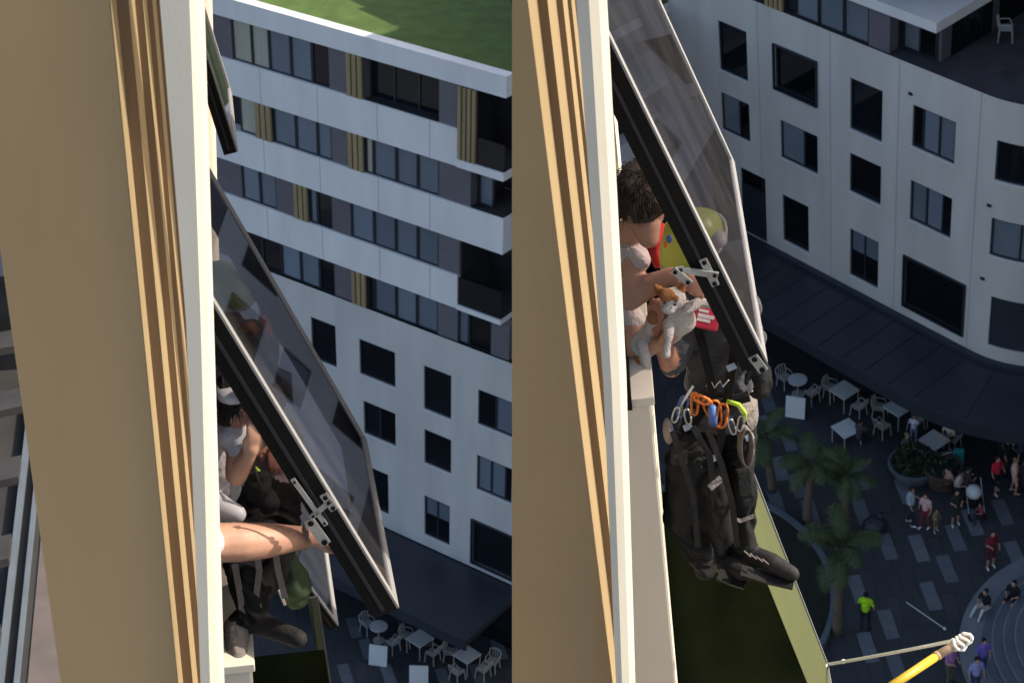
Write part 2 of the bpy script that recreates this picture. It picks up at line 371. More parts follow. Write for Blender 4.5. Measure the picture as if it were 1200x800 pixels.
# ------------------------------------------------------------------ the white apartment building opposite
class Far:
    def __init__(s, T, n0, k, sc=1e9, r=3.0):
        s.T, s.n0, s.k, s.sc, s.r = T, n0, k, sc, r
    def pos(s, u, d, z):
        if u <= s.sc: return (u, s.n0+d, z)
        a = (u-s.sc)/s.r; return (s.sc+(s.r-d)*math.sin(a), s.n0+s.r-(s.r-d)*math.cos(a), z)
    def cuts(s, u0, u1):
        if u1 <= s.sc: return [u0, u1]
        c = [u0] if u0 < s.sc else []
        a = max(u0, s.sc); n = max(1, int(math.ceil((u1-a)/.25)))
        return c+[a+(u1-a)*i/n for i in range(n+1)]
    def box(s, mb, u0, u1, d0, d1, z0, z1, mi=0):
        c = s.cuts(u0, u1)
        for a, b in zip(c, c[1:]):
            mb.hexa([s.pos(a, d0, z0), s.pos(b, d0, z0), s.pos(b, d1, z0), s.pos(a, d1, z0), s.pos(a, d0, z1), s.pos(b, d0, z1), s.pos(b, d1, z1), s.pos(a, d1, z1)], mi)
        return mb
    def wall(s, mb, u0, u1, z0, z1, holes, depth=.22):
        us = sorted({u0, u1, *[h[0] for h in holes], *[h[1] for h in holes]}); zs = sorted({z0, z1, *[h[2] for h in holes], *[h[3] for h in holes]})
        for a, b in zip(us, us[1:]):
            c = s.cuts(a, b)
            for p, q in zip(zs, zs[1:]):
                if any(h[0] < (a+b)/2 < h[1] and h[2] < (p+q)/2 < h[3] for h in holes): continue
                for x, y in zip(c, c[1:]): mb.quad([s.pos(x, 0, p), s.pos(y, 0, p), s.pos(y, 0, q), s.pos(x, 0, q)])
        for a, b, p, q in holes:
            c = s.cuts(a, b)
            for x, y in zip(c, c[1:]):
                mb.quad([s.pos(x, 0, p), s.pos(y, 0, p), s.pos(y, depth, p), s.pos(x, depth, p)])
                mb.quad([s.pos(x, 0, q), s.pos(y, 0, q), s.pos(y, depth, q), s.pos(x, depth, q)])
            for x in (a, b): mb.quad([s.pos(x, 0, p), s.pos(x, depth, p), s.pos(x, depth, q), s.pos(x, 0, q)])
        return mb
    def window(s, root, u0, u1, z0, z1, panes, d=.10, fw=.06, proud=0., blind=None):
        mb = MB()
        if proud:
            s.box(mb, u0-fw, u1+fw, -proud, d, z1, z1+fw); s.box(mb, u0-fw, u1+fw, -proud, d, z0-fw, z0)
            s.box(mb, u0-fw, u0, -proud, d, z0, z1); s.box(mb, u1, u1+fw, -proud, d, z0, z1)
        s.box(mb, u0, u1, d-.05, d+.06, z1-fw, z1); s.box(mb, u0, u1, d-.05, d+.06, z0, z0+fw)
        s.box(mb, u0, u0+fw, d-.05, d+.06, z0+fw, z1-fw); s.box(mb, u1-fw, u1, d-.05, d+.06, z0+fw, z1-fw)
        tot = sum(p[0] for p in panes); x = u0; cuts = []
        for w, _ in panes[:-1]:
            x += (u1-u0)*w/tot; cuts.append(x); s.box(mb, x-.035, x+.035, d-.045, d+.055, z0+fw, z1-fw)
        win = part('window', mb, 'frame', root)
        if d == .10: part('sill', s.box(MB(), u0-.02, u1+.02, -.05, d-.06, z0-.035, z0-.004), 'band', win)
        ed = [u0+fw]+cuts+[u1-fw]
        for (a, b), (_, m) in zip(zip(ed, ed[1:]), panes):
            i = .035 if a != u0+fw else 0; j = .035 if b != u1-fw else 0
            part('pane', s.box(MB(), a+i, b-j, d, d+.02, z0+fw, z1-fw), {'d': 'pane_dark', 'w': 'pane_blind', 'c': 'pane_curtain'}[m], win)
        if blind:
            part('blind', s.box(MB(), u0+fw+.02, u1-fw-.02, d-.012, d-.004, z0+(z1-z0)*blind, z1-fw), 'pane_blind', win)
        return win
    def battens(s, root, u0, u1, z0, z1, d0=-.02, n=None):
        n = n or max(3, int((u1-u0)/.21)); sc = part('timber_screen', s.box(MB(), u0, u1, d0+.10, d0+.14, z0, z1), 'frame', root)
        for i in range(n):
            w = (u1-u0)/n; a = u0+w*i+.03
            part('batten', s.box(MB(), a, a+w-.07, d0, d0+.10, z0, z1), 'batten', sc)
    def storey(s, root, bays, z0, z1):
        for t, a, b in bays:
            a *= s.k; b *= s.k
            if t == 'p': part('panel', s.box(MB(), a, b, .08, .5, z0, z1), 'panel', root)
            elif t == 'b': s.battens(root, a, b, z0, z1)
            elif t == 'x': pass
            else: s.window(root, a, b, z0, z1, [(1, t)], d=.16, fw=.045)

# ---- first picture
BL = Far(FLL, 41.118*KL, KL)
k = KL
root = thing('apartment_building', FLL, (-34*k, BL.n0, GL), 'white apartment building with banded floors and a green roof, beyond the first window', 'building', 'white apartment buildings opposite')
u0, uc = -44*k, -28.2*k
Zr, b0, b1, b2, b3, wt, bs = -19.80*k, -20.52*k, (-22.04*k, -23.37*k), (-24.72*k, -26.03*k), (-27.40*k, -28.68*k), -30.03*k, -39.42*k
D = 16.0
n0 = BL.n0
def slab(a, b, z0, z1, d0=0., d1=D): return BL.box(MB(), a, b, d0, d1, z0, z1)
part('parapet', slab(u0, uc, b0, Zr, 0, .45), 'band', root)
part('roof_slab', slab(u0, uc, b0, Zr-.35, .45, D), 'band', root)
part('lawn', slab(u0, uc, Zr-.346, Zr-.25, .452, D), 'lawn', root)
part('spandrel_band', slab(u0, -30.07*k, b1[1], b1[0]), 'band', root)
part('balcony_slab', slab(-30.07*k+.002, uc, b1[1], -23.08*k, -.05), 'band', root)
part('spandrel_band', slab(u0, uc, b2[1], b2[0]), 'band', root)
part('spandrel_band', slab(u0, -30.04*k, b3[1], b3[0]), 'band', root)
part('balcony_slab', slab(-30.04*k+.002, uc, b3[1], -28.50*k, -.05), 'band', root)
for z0, z1, ua in ((b1[0], b0, -33.99), (b2[0], b1[1], -29.56), (b3[0], b2[1], -29.99), (wt, b3[1], -28.3)):
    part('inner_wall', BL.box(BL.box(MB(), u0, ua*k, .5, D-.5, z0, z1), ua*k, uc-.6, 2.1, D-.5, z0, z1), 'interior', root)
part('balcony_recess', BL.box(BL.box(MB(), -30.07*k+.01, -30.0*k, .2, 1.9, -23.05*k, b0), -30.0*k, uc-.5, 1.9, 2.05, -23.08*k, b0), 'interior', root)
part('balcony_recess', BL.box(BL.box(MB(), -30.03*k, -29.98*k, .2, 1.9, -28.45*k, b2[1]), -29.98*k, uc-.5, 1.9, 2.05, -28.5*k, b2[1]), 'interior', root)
BL.storey(root, [('p', -42, -39.9), ('c', -39.88, -39.0), ('c', -38.98, -38.2), ('w', -38.18, -37.22), ('w', -37.2, -36.27), ('d', -36.25, -35.5), ('p', -35.48, -34.72), ('b', -34.70, -33.99), ('p', -30.87, -30.09)], b1[0], b0)
BL.window(root, -33.97*k, -30.89*k, b1[0], b0, [(1, 'd'), (1, 'd'), (1, 'd')], d=.45)
part('side_wall', BL.box(MB(), -33.99*k, -33.97*k, .1, .5, b1[0], b0), 'panel', root)
BL.storey(root, [('c', -39.75, -38.98), ('b', -38.95, -38.17), ('w', -38.15, -37.14), ('w', -37.12, -36.16), ('w', -36.14, -35.5), ('p', -35.48, -34.74), ('b', -34.72, -34.02), ('c', -34.0, -33.68), ('w', -33.66, -32.7), ('w', -32.68, -31.79), ('w', -31.77, -30.88), ('p', -30.86, -29.58)], b2[0], b1[1])
BL.window(root, -29.5*k, -28.9*k, b2[0], b1[1], [(1, 'w')], d=.5)
BL.storey(root, [('p', -41.5, -39.85), ('w', -39.83, -38.99), ('w', -38.97, -38.19), ('p', -38.17, -37.32), ('b', -37.3, -36.62), ('w', -36.6, -36.28), ('d', -36.26, -35.58), ('p', -35.56, -34.73), ('w', -34.71, -33.72), ('w', -33.7, -32.76), ('w', -32.74, -31.81), ('w', -31.79, -30.9), ('p', -30.88, -30.01)], b3[0], b2[1])
BL.storey(root, [('d', -40.2, -39.05), ('d', -39.03, -38.12), ('w', -38.1, -37.19), ('w', -37.17, -36.29), ('d', -36.27, -35.57), ('p', -35.55, -34.75), ('b', -34.73, -34.05), ('d', -34.03, -33.76), ('w', -33.74, -32.78), ('w', -32.76, -31.86), ('w', -31.84, -30.93), ('p', -30.91, -30.06), ('w', -30.04, -29.6), ('d', -29.58, -28.66), ('p', -28.64, -27.9)], wt, b3[1])
part('balustrade', BL.box(MB(), -29.28*k, uc-.02, .02, .05, -23.08*k+.003, b1[0]-.1), 'pane_dark', root)
part('balustrade', BL.box(MB(), -30.0*k, uc-.02, .02, .05, -28.5*k+.003, b3[0]-.05), 'pane_dark', root)
for ua, zz in ((-30.05, -23.08*k), (-30.02, -28.5*k), (-29.55, b2[0]), (-33.95, b1[0])): part('balcony_floor', BL.box(MB(), ua*k, (uc-.03 if ua > -33 else -30.9*k), .06, 2.0, zz+.002, zz+.03), 'interior', root)
for uu in (-38.6, -36.0, -33.4, -31.2):
    for za, zb in ((b1[1], b1[0]), (b2[1], b2[0]), (b3[1], b3[0])): part('joint', BL.box(MB(), uu*k, uu*k+.014, -.004, -.001, za+.02, zb-.02), 'panel', root)
BL.battens(root, -30.05*k, -29.3*k, -23.05*k, -20.55*k, -.08, 4)
ub = -28.36*k
W = [(-36.72, -35.53, -33.05, -31.28, 'd', .0), (-34.43, -32.77, -32.89, -31.41, 'd', 0), (-31.48, -30.26, -33.29, -31.46, 'd', 0), (-29.1, -27.6, -33.0, -31.57, 'dw', 0),
     (-34.3, -32.79, -35.45, -34.02, 'dd', 0), (-31.47, -30.25, -35.63, -34.16, 'd', 0), (-29.11, -27.57, -35.8, -34.32, 'wwd', 0),
     (-34.35, -33.18, -38.74, -36.9, 'd', 0), (-31.48, -30.3, -38.9, -37.1, 'ww', .55), (-29.25, -27.45, -39.15, -37.26, 'd', .08), (-39.3, -37.8, -32.9, -31.3, 'd', 0), (-39.3, -37.8, -35.6, -34.1, 'd', 0)]
hol = [(a*k, b*k, c*k, d*k) for a, b, c, d, _, _ in W]
part('wall', BL.wall(MB(), u0, -27.0*k, bs, wt, hol), 'render_wall', root)
for (a, b, c, d), (_, _, _, _, t, pr) in zip(hol, W):
    if pr > .3: BL.window(root, a, b, c, d, [(1, 'd'), (1, 'd')], blind=pr)
    else: BL.window(root, a, b, c, d, [(1 if i != 'd' or len(t) < 3 else .5, i) for i in t], proud=pr)
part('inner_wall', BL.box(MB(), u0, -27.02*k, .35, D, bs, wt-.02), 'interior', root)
cn = BL.box(MB(), u0, -27.0*k, -3.6, -.01, bs-.30, bs-.05); part('canopy', BL.box(cn, u0, -27.0*k, -3.7, -3.6, bs-.5, bs-.02), 'canopy', root)
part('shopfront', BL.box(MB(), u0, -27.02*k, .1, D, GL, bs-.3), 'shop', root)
# ---- second picture
k = KR
BR = Far(FRR, 28.203*KR, KR, sc=-20.75*KR, r=3.6)
rr = thing('apartment_building', FRR, (-24*k, BR.n0, GR), 'white apartment building with square windows and rounded corner over the cafe tables', 'building', 'white apartment buildings opposite')
u0, uc = -34.2*k, -22.17*k
wt, bs = -21.11*k, -28.69*k
uend = BR.sc+6.5
W = [(-29.45, -28.4, -23.62, -22.12, 'd', 0), (-27.4, -25.96, -23.41, -22.15, 'd', .08), (-24.84, -23.8, -23.65, -22.17, 'd', 0), (-22.86, -21.57, -23.36, -22.18, 'dww', 0), (-20.41, -18.0, -23.3, -22.2, 'dd', 0),
     (-29.47, -28.4, -25.52, -24.32, 'wd', 0), (-27.26, -25.94, -25.52, -24.34, 'wd', 0), (-24.84, -23.8, -25.55, -24.37, 'd', 0), (-22.86, -21.57, -25.54, -24.35, 'wwd', 0), (-20.41, -18.0, -25.48, -24.38, 'wwdd', 0),
     (-28.83, -27.88, -28.66, -26.5, 'd', 0), (-27.25, -26.29, -28.25, -26.71, 'd', 0), (-24.82, -23.84, -28.25, -26.73, 'dd', .55), (-22.95, -21.05, -28.31, -26.75, 'd', .08), (-20.28, -18.0, -28.25, -26.7, 'p', 0)]
hol = [(a*k, b*k, c*k, d*k) for a, b, c, d, _, _ in W]
part('wall', BR.wall(MB(), u0, uend, bs, wt, hol), 'render_wall', rr)
for (a, b, c, d), (_, _, _, _, t, pr) in zip(hol, W):
    if t == 'p': part('panel', BR.box(MB(), a, b, .06, .1, c, d), 'canopy', rr)
    elif pr > .3: BR.window(rr, a, b, c, d, [(1, 'd'), (1, 'd')], blind=pr)
    else: BR.window(rr, a, b, c, d, [(1 if i != 'd' or len(t) < 2 else .6, i) for i in t], proud=pr)
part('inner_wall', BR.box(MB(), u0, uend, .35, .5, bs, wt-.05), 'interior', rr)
lv = rr
part('louvre_panel', BR.box(MB(), -28.80*k, -27.92*k, .02, .06, -28.6*k, -27.0*k), 'frame', lv)
for i in range(7): part('slat', BR.box(MB(), -28.76*k, -27.96*k, -.03, .02, -28.5*k+i*.28, -28.5*k+i*.28+.09), 'canopy', lv)
for uu, zz in ((-23.0, -21.95), (-20.55, -24.1), (-20.6, -26.3)):
    part('vent', BR.box(MB(), uu*k, uu*k+.16, -.04, -.003, zz*k, zz*k+.10), 'frame', rr)
for uu in (-28.0, -25.5, -23.3, -20.9): part('joint', BR.box(MB(), uu*k, uu*k+.012, -.004, -.001, bs+.06, wt-.02), 'panel', rr)
# recessed storey with the terrace at the corner
zt = wt+.002
part('terrace_floor', MB().prism([(u0, BR.n0+.02), (BR.sc, BR.n0+.02)]+[BR.pos(BR.sc+6.5*i/20, .02, 0)[:2] for i in range(1, 21)]+[(BR.sc+9, BR.n0+12), (u0, BR.n0+12)], zt-.3, zt-.03), 'terrace', rr)
zs = -19.98*k
BR.storey(rr, [('w', -32, -30.4), ('p', -30.3, -28.6), ('w', -28.58, -27.74), ('b', -27.72, -27.07), ('d', -27.05, -26.72), ('w', -26.70, -25.95), ('w', -25.93, -25.13), ('w', -25.11, -24.33), ('p', -24.31, -23.67)], zt, zs)
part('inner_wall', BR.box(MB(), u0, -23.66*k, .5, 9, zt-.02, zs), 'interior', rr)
BR.window(rr, -23.62*k, -22.6*k, zt, zs, [(.5, 'w'), (.5, 'd')], d=.7)
part('side_wall', BR.box(MB(), -22.6*k, -22.5*k, .72, 9, zt-.02, zs), 'panel', rr)
for i in range(3): part('side_pane', BR.box(MB(), -22.498*k, -22.47*k, 1.2+i*2.4, 3.2+i*2.4, zt, zs-.1), 'pane_dark', rr)
zz = zs; first = True
while zz < -19:
    if first: part('balcony_slab', BR.box(MB(), -25.0*k, uc, -.15, 12, zz, zz+.36), 'band', rr); part('spandrel_band', BR.box(MB(), u0, -25.0*k-.002, 0, 12, zz, zz+1.78), 'band', rr)
    else:
        if zz > -21.5: u0 = -38.2
        part('spandrel_band', BR.box(MB(), u0, uc, 0, 12, zz, zz+1.78), 'band', rr)
    z1 = zz+1.78; z2 = zz+2.98
    part('inner_wall', BR.box(MB(), u0, (-25.0*k if first else -23*k), .5, 11, (zz+.36 if first else z1), z2), 'interior', rr)
    if first: part('inner_wall', BR.box(MB(), -25.0*k+.01, uc-.3, 1.8, 11, zz+.36, z2), 'interior', rr)
    BR.storey(rr, ([('w', -32, -30.4), ('p', -30.3, -28.6), ('w', -28.58, -27.74)] if u0 < -40 else [])+[('b', -27.72, -27.07), ('w', -27, -26), ('d', -25.98, -25.0)], z1, z2)
    zz = z2; first = False
part('roof_slab', BR.box(MB(), u0, uc, 0, 12, zz, zz+.9), 'band', rr); u0 = -34.2*k
cn = BR.box(MB(), u0, uend, -3.2, -.01, bs-.38, bs-.10); BR.box(cn, u0, uend, -3.36, -3.2, bs-.55, bs-.04); BR.box(cn, u0, uend, -.25, -.012, bs-.10, bs+.04)
cano = part('canopy', cn, 'canopy', rr)
for i in range(22):
    uu = u0+1.5+i*1.05; part('seam', BR.box(MB(), uu, uu+.035, -3.18, -.27, bs-.10, bs-.075), 'canopy', cano)
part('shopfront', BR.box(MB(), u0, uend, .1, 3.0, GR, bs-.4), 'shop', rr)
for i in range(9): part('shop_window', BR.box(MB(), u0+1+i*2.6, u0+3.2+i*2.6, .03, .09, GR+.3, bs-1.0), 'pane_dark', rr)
# rear wing seen across the terrace
rw = thing('rear_wing', FRR, (-10*k, BR.n0+9, GR), 'pale rear wing rising behind the corner terrace', 'building')
part('wall', MB().box((-22.4*k, BR.n0+8, GR), (40, BR.n0+24, -15.5)), 'render_wall', rw)
FW = Far(FRR, BR.n0+8, KR)
for j in range(9):
    for i in range(5): FW.window(rw, -28.6+j*4.2, -26.2+j*4.2, zt+.9+i*3.0, zt+2.3+i*3.0, [(1, 'd'), (1, 'w')], d=-.02)
# unseen brown block, added to shade the plaza and show in the panes
sb = thing('shade_block', TR, (23, 33, GR), 'brown banded block, unseen beyond the right edge, added to shade the plaza', 'building')
part('wall', B1((17, 20, GR), (30, 45.5, -9)), 'brick', sb)
for i in range(10):
    z = GR+3.4+i*3.0; part('spandrel_band', B1((16.9, 19.9, z), (16.998, 45.6, z+.9)), 'band', sb)
    for j in range(8): part('window', B1((16.96, 21.2+j*3.0, z+1.1), (16.997, 23.2+j*3.0, z+2.7)), 'pane_dark', sb)
# white plastic chair and small pot on the terrace
def chair_mesh():
    parts = {}
    parts['seat'] = MB().box((-.21, -.21, .43), (.21, .21, .46))
    bk = MB()
    P_ = [(-.21, .20, .46), (-.23, .24, .62), (-.22, .27, .80), (0, .30, .86), (.22, .27, .80), (.23, .24, .62), (.21, .20, .46)]
    bk.tube(P_, .022, 6)
    for x in (-.1, 0, .1): bk.tube([(x, .21, .46), (x, .285, .84)], .016, 5)
    bk.tube([(-.23, .24, .64), (-.25, -.10, .64), (-.21, -.19, .44)], .02, 5); bk.tube([(.23, .24, .64), (.25, -.10, .64), (.21, -.19, .44)], .02, 5)
    parts['backrest'] = bk
    for i, (x, y) in enumerate(((-.19, -.19), (.19, -.19), (-.19, .19), (.19, .19))):
        parts['leg%d' % i] = MB().tube([(x, y, .44), (x*1.2, y*1.2, 0)], .022, 6)
    return parts
_cp = chair_mesh(); CHAIR = [(n.rstrip('0123'), mb.mesh(n.rstrip('0123'), [M['white']])) for n, mb in _cp.items()]
def chair(T, p, rz, label, group, s=1.0):
    o = thing('cafe_chair', T, p, label, 'chair', group, rz)
    for n, me in CHAIR: link(n, me, o)
    return o
c = R.Z(1178, 46, zt+.0)
cu = (float(c@R.U), float(c@R.N))
chair(FRR, (cu[0], cu[1], zt-.03), 2.2, 'white plastic chair standing alone on the corner terrace', 'white chairs')

# ------------------------------------------------------------------ our own facade: stepped piers, cream wall, top-hung windows
ZLO = GR+0.0
def loft(levels, mi=0):
    """closed solid through the same-sized plan polygons given as (z, [(x, y)...])"""
    mb = MB(); n = len(levels[0][1])
    for z, P_ in levels: mb.v += [(float(x), float(y), float(z)) for x, y in P_]
    for i in range(len(levels)-1):
        for j in range(n):
            q = (j+1) % n; mb.f.append((i*n+j, i*n+q, (i+1)*n+q, (i+1)*n+j)); mb.m.append(mi)
    mb.f.append(tuple(range(n))); mb.f.append(tuple(len(mb.v)-n+j for j in reversed(range(n)))); mb.m += [mi, mi]
    return mb
def pier(h, T, label, Y0, edge, stepx, blade, bottom):
    """edge: (z, x) line of the inner edge; stepx: x of each plan corner; blade: three (z, x_left, x_bevel, x_right) stations"""
    root = thing('stepped_pier', T, (-.2, Y0, bottom), label, 'pier', 'stepped piers of our facade')
    Yb = Y0+.34
    (za, xa), (zb, xb) = edge; sl = (xb-xa)/(zb-za)
    xl = lambda z: xa+sl*(min(max(z, -5.2), -1.75)-za)
    part('tan_face', loft([(z, [(xl(z), Y0), (stepx[0], Y0), (stepx[0], Yb), (xl(z), Yb)]) for z in (6, -1.75, -5.2, bottom)]), 'tan', root)
    st = sorted(blade, reverse=True)
    def at(z, j):
        z = max(z, -5.2); p = [(s[0], s[j]) for s in st]
        for (z0, x0), (z1, x1) in zip(p, p[1:]):
            if z >= z1 or (z1, x1) == p[-1]: return x0+(x1-x0)*(z-z0)/(z1-z0)
    y = Y0                                       # the steps die out one by one where the leaning blade crosses them
    for i in range(0, len(stepx)-2, 2):
        a, b, c = stepx[i]+.0006, stepx[i+1], stepx[i+2]
        y1 = y+.055; lv_ = []
        for z in (6, 0, -1, -2, -2.5, -3, -3.5, -4, -4.6, -5.2, bottom):
            m_ = at(z, 2); lv_.append((z, [(min(a, m_), y+.002), (min(b, m_+.0004), y1), (min(c, m_+.0008), y1), (min(c, m_+.0008), Yb-.002), (min(a, m_), Yb-.002)]))
        st_ = loft(lv_)
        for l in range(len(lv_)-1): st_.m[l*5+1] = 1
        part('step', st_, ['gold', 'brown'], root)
        y = y1
    lev = [(z, [(at(z, 1), Y0-.06), (at(z, 2), Y0-.06), (at(z, 2)+(at(z, 3)-at(z, 2))*.55, Y0-.045), (at(z, 3), Y0-.020), (at(z, 3), Y0-.003), (at(z, 1), Y0-.003)]) for z in (6, 3, 0, -1, -2, -3, -4, -5.2, bottom)]
    part('cream_blade', loft(lev), 'cream', root)
    return root
def xz(h, px, py, Yv): q = h.Y(px, py, Yv); return float(q[2]), float(q[0])
Y0 = 3.6
def steps(h, pxs):
    out = []; y = Y0
    for i, p in enumerate(pxs):
        yy = Y0+.055*((i+1)//2); out.append(float(h.Y(p, 0, yy)[0]))
    return out
def bl(h, rows, off=0): return [(float(h.Y(r[1], r[0], Y0-.06)[2]), *[float(h.Y(p, r[0], Y0-.06)[0])+off for p in r[1:3]], float(h.Y(r[3], r[0], Y0)[0])+off) for r in rows]
SL = steps(L, (128, 136, 150, 158, 167, 172, 178, 183, 192)); SR = steps(R, (618, 630, 641, 652, 659, 665, 669, 674, 684))
BLL = bl(L, ((0, 187, 222, 240), (400, 220, 236, 252), (800, 235, 246, 264))); BLR = bl(R, ((0, 675, 690, 712), (400, 705, 715, 734), (800, 722, 729, 746)))
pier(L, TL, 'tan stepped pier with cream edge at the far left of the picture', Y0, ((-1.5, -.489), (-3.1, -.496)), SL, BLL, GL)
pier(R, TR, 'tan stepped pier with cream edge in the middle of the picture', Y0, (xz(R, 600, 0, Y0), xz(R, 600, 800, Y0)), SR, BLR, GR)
def shift(b, dx): return [(s[0], s[1]+dx, s[2]+dx, s[3]+dx) for s in b]
Y0s = Y0
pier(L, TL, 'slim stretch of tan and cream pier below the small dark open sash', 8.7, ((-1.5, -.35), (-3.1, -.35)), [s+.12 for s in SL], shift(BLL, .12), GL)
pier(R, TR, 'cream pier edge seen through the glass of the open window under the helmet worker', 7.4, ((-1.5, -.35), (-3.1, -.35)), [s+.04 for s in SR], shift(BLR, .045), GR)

def sash(root, hinge, y0, y1, th, H, dep=.10, capw=.042, far_dep=None, mcap='alu'):
    """top-hung sash: hinge (x, z), opened by th degrees"""
    t = math.radians(th); dn = (math.sin(t), 0, -math.cos(t)); nn = (math.cos(t), 0, math.sin(t)); ax = ((0, 1, 0), dn, nn)
    o = (hinge[0], 0, hinge[1])
    def bar(a0, a1, d0, d1, capa0=None, capa1=None):
        mb = MB().obox(o, ax, (a0, d0, -dep), (a1, d1, -.008), 0); mb.obox(o, ax, (a0+.001, d0+.001, -.008), (a1-.001, d1-.001, .0), 1); return mb
    part('stile', bar(y0, y0+capw, 0, H), ['black', mcap], root); part('stile', bar(y1-capw, y1, 0, H), ['black', mcap], root)
    part('rail', bar(y0+capw, y1-capw, H-capw-.008, H), ['black', mcap], root); part('rail', bar(y0+capw, y1-capw, 0, capw), ['black', mcap], root)
    part('pane', MB().obox(o, ax, (y0+capw, capw, -.016), (y1-capw, H-capw-.008, -.006)), 'sash_glass', root)
    part('gasket', MB().obox(o, ax, (y0-.004, .02, -dep*.62), (y0, H-.02, -dep*.5)), 'frame', root)
    return o, ax
def on(o, ax, y, d, n): return np.array(o)+np.array(ax[0])*y+np.array(ax[1])*d+np.array(ax[2])*n
def fixed_frame(root, x, y0, y1, z0, z1):
    mb = MB(); w = .05
    mb.box((x-.12, y0-w, z0-w), (x, y0, z1+w)); mb.box((x-.12, y1, z0-w), (x, y1+w, z1+w)); mb.box((x-.12, y0, z1), (x, y1, z1+w)); mb.box((x-.12, y0, z0-w), (x, y1, z0))
    return part('fixed_frame', mb, 'black', root)
def corner(h, px, py, Yv, th, H):        # hinge of a sash whose near lower corner is seen at (px, py)
    q = h.Y(px, py, Yv); t = math.radians(th); return (float(q[0]-H*math.sin(t)), float(q[2]+H*math.cos(t)))
def facade_wall(T, label, x, y0, y1, zs, zh, bottom, lip, th, room, y2):
    w = thing('facade_wall', T, (x, y0, bottom), label, 'wall')
    part('wall_below_window', B1((x-th, y0, bottom), (x+lip, y1, zs-.052)), 'cream', w, bevel=.012)
    part('wall_above_window', B1((x-th, y0, zh+.052), (x, y1, zh+1.6)), 'cream', w)
    part('sill', B1((x-th, y0-.012, zs-.050), (x+lip+.01, y1, zs-.012)), 'cream', w, bevel=.004)
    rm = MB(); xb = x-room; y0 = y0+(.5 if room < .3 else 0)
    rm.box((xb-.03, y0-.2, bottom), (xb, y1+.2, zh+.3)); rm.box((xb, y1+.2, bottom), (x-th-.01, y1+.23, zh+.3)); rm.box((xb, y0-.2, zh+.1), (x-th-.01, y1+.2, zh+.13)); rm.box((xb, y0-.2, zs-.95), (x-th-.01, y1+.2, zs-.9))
    part('wall_beside_window', B1((x-th, y1+.002, bottom), (x+.01, y2, zh+1.6)), 'cream', w)
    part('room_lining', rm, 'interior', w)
    return w
# -- first picture
hL = corner(L, 468, 712, 4.842, 23.8, 1.60); y1L = 5.952
wl = thing('awning_window', TL, (hL[0], 4.842, hL[1]), 'large open top-hung window with a bare arm reaching to its dark stile', 'window', 'open top-hung windows')
oL, aL = sash(wl, hL, 4.842, y1L, 23.8, 1.60)
fixed_frame(wl, hL[0]-.002, 4.842, y1L, hL[1]-1.60, hL[1])
facade_wall(TL, 'cream wall under the first window, beside the dark trouser legs', -.10, 4.80, 6.1, hL[1]-1.60, hL[1], GL, .11, .30, .36, 8.6)
hU = corner(L, 279, 178, 7.7, 12.5, 1.55)
wu = thing('awning_window', TL, (hU[0], 7.7, hU[1]), 'small dark open sash at the top, beside the cream pier edge', 'window', 'open top-hung windows'); sash(wu, hU, 7.7, 8.45, 12.5, 1.55, dep=.07)
hD = corner(L, 397, 733, 8.3, 27, 1.30)
wdn = thing('awning_window', TL, (hD[0], 8.3, hD[1]), 'small open sash lower down, its glass corner showing below the bare arm', 'window', 'open top-hung windows'); sash(wdn, hD, 8.3, 9.4, 27, 1.30, dep=.07)
# -- second picture
hR = corner(R, 900, 425, 4.821, 18.4, 1.60); y1R = 6.166
wr = thing('awning_window', TR, (hR[0], 4.821, hR[1]), 'large open top-hung window over the worker in the lime helmet', 'window', 'open top-hung windows')
oR, aR = sash(wr, hR, 4.821, y1R, 18.4, 1.60)
fixed_frame(wr, hR[0]-.002, 4.821, y1R, hR[1]-1.60, hR[1])
facade_wall(TR, 'cream wall under the second window, beside the hanging black bag and legs', -.10, 4.80, 6.3, hR[1]-1.60, hR[1], GR, .072, .22, .245, 7.3)
def linkage(root, T, pts, label=None):
    mb = MB()
    for p, q, w in pts:
        p, q = np.array(p), np.array(q); d = nrm(q-p); a = nrm(np.cross(d, (0, 1, 0))); b = np.cross(d, a)
        mb.obox(p, (d, a, b), (-.012, -w, -.004), (np.linalg.norm(q-p)+.012, w, .004))
        for e in (p, q): mb.tube([e-b*.009, e+b*.009], w*.6, 8, 1)
    return part('stay_arm', mb, ['steel', 'black'], root)
s0 = on(oR, aR, 4.80, 1.13, -.03); linkage(wr, TR, [(on(oR, aR, 4.81, 1.07, -.045), on(oR, aR, 4.81, 1.17, -.045), .014), (s0, R.Y(797, 316, 4.80), .012), (R.Y(797, 316, 4.79), R.Y(799, 326, 4.79), .014), (R.Y(791, 318, 4.78), R.Y(806, 330, 4.78), .013)])
s0 = on(oL, aL, 4.83, 1.30, -.02); linkage(wl, TL, [(L.Y(381, 582, 4.80), L.Y(390, 594, 4.80), .014), (L.Y(385, 588, 4.80), L.Y(367, 604, 4.80), .010), (L.Y(345, 564, 4.80), L.Y(380, 612, 4.80), .008), (L.Y(364, 612, 4.79), L.Y(380, 634, 4.79), .018)])
linkage(wl, TL, [(L.Y(314, 504, 4.85), L.Y(325, 515, 4.85), .010), (L.Y(314, 505, 4.86), L.Y(306, 512, 4.95), .007)])
linkage(wr, TR, [(R.Y(884, 420, 4.80), R.Y(893, 432, 4.80), .018)])

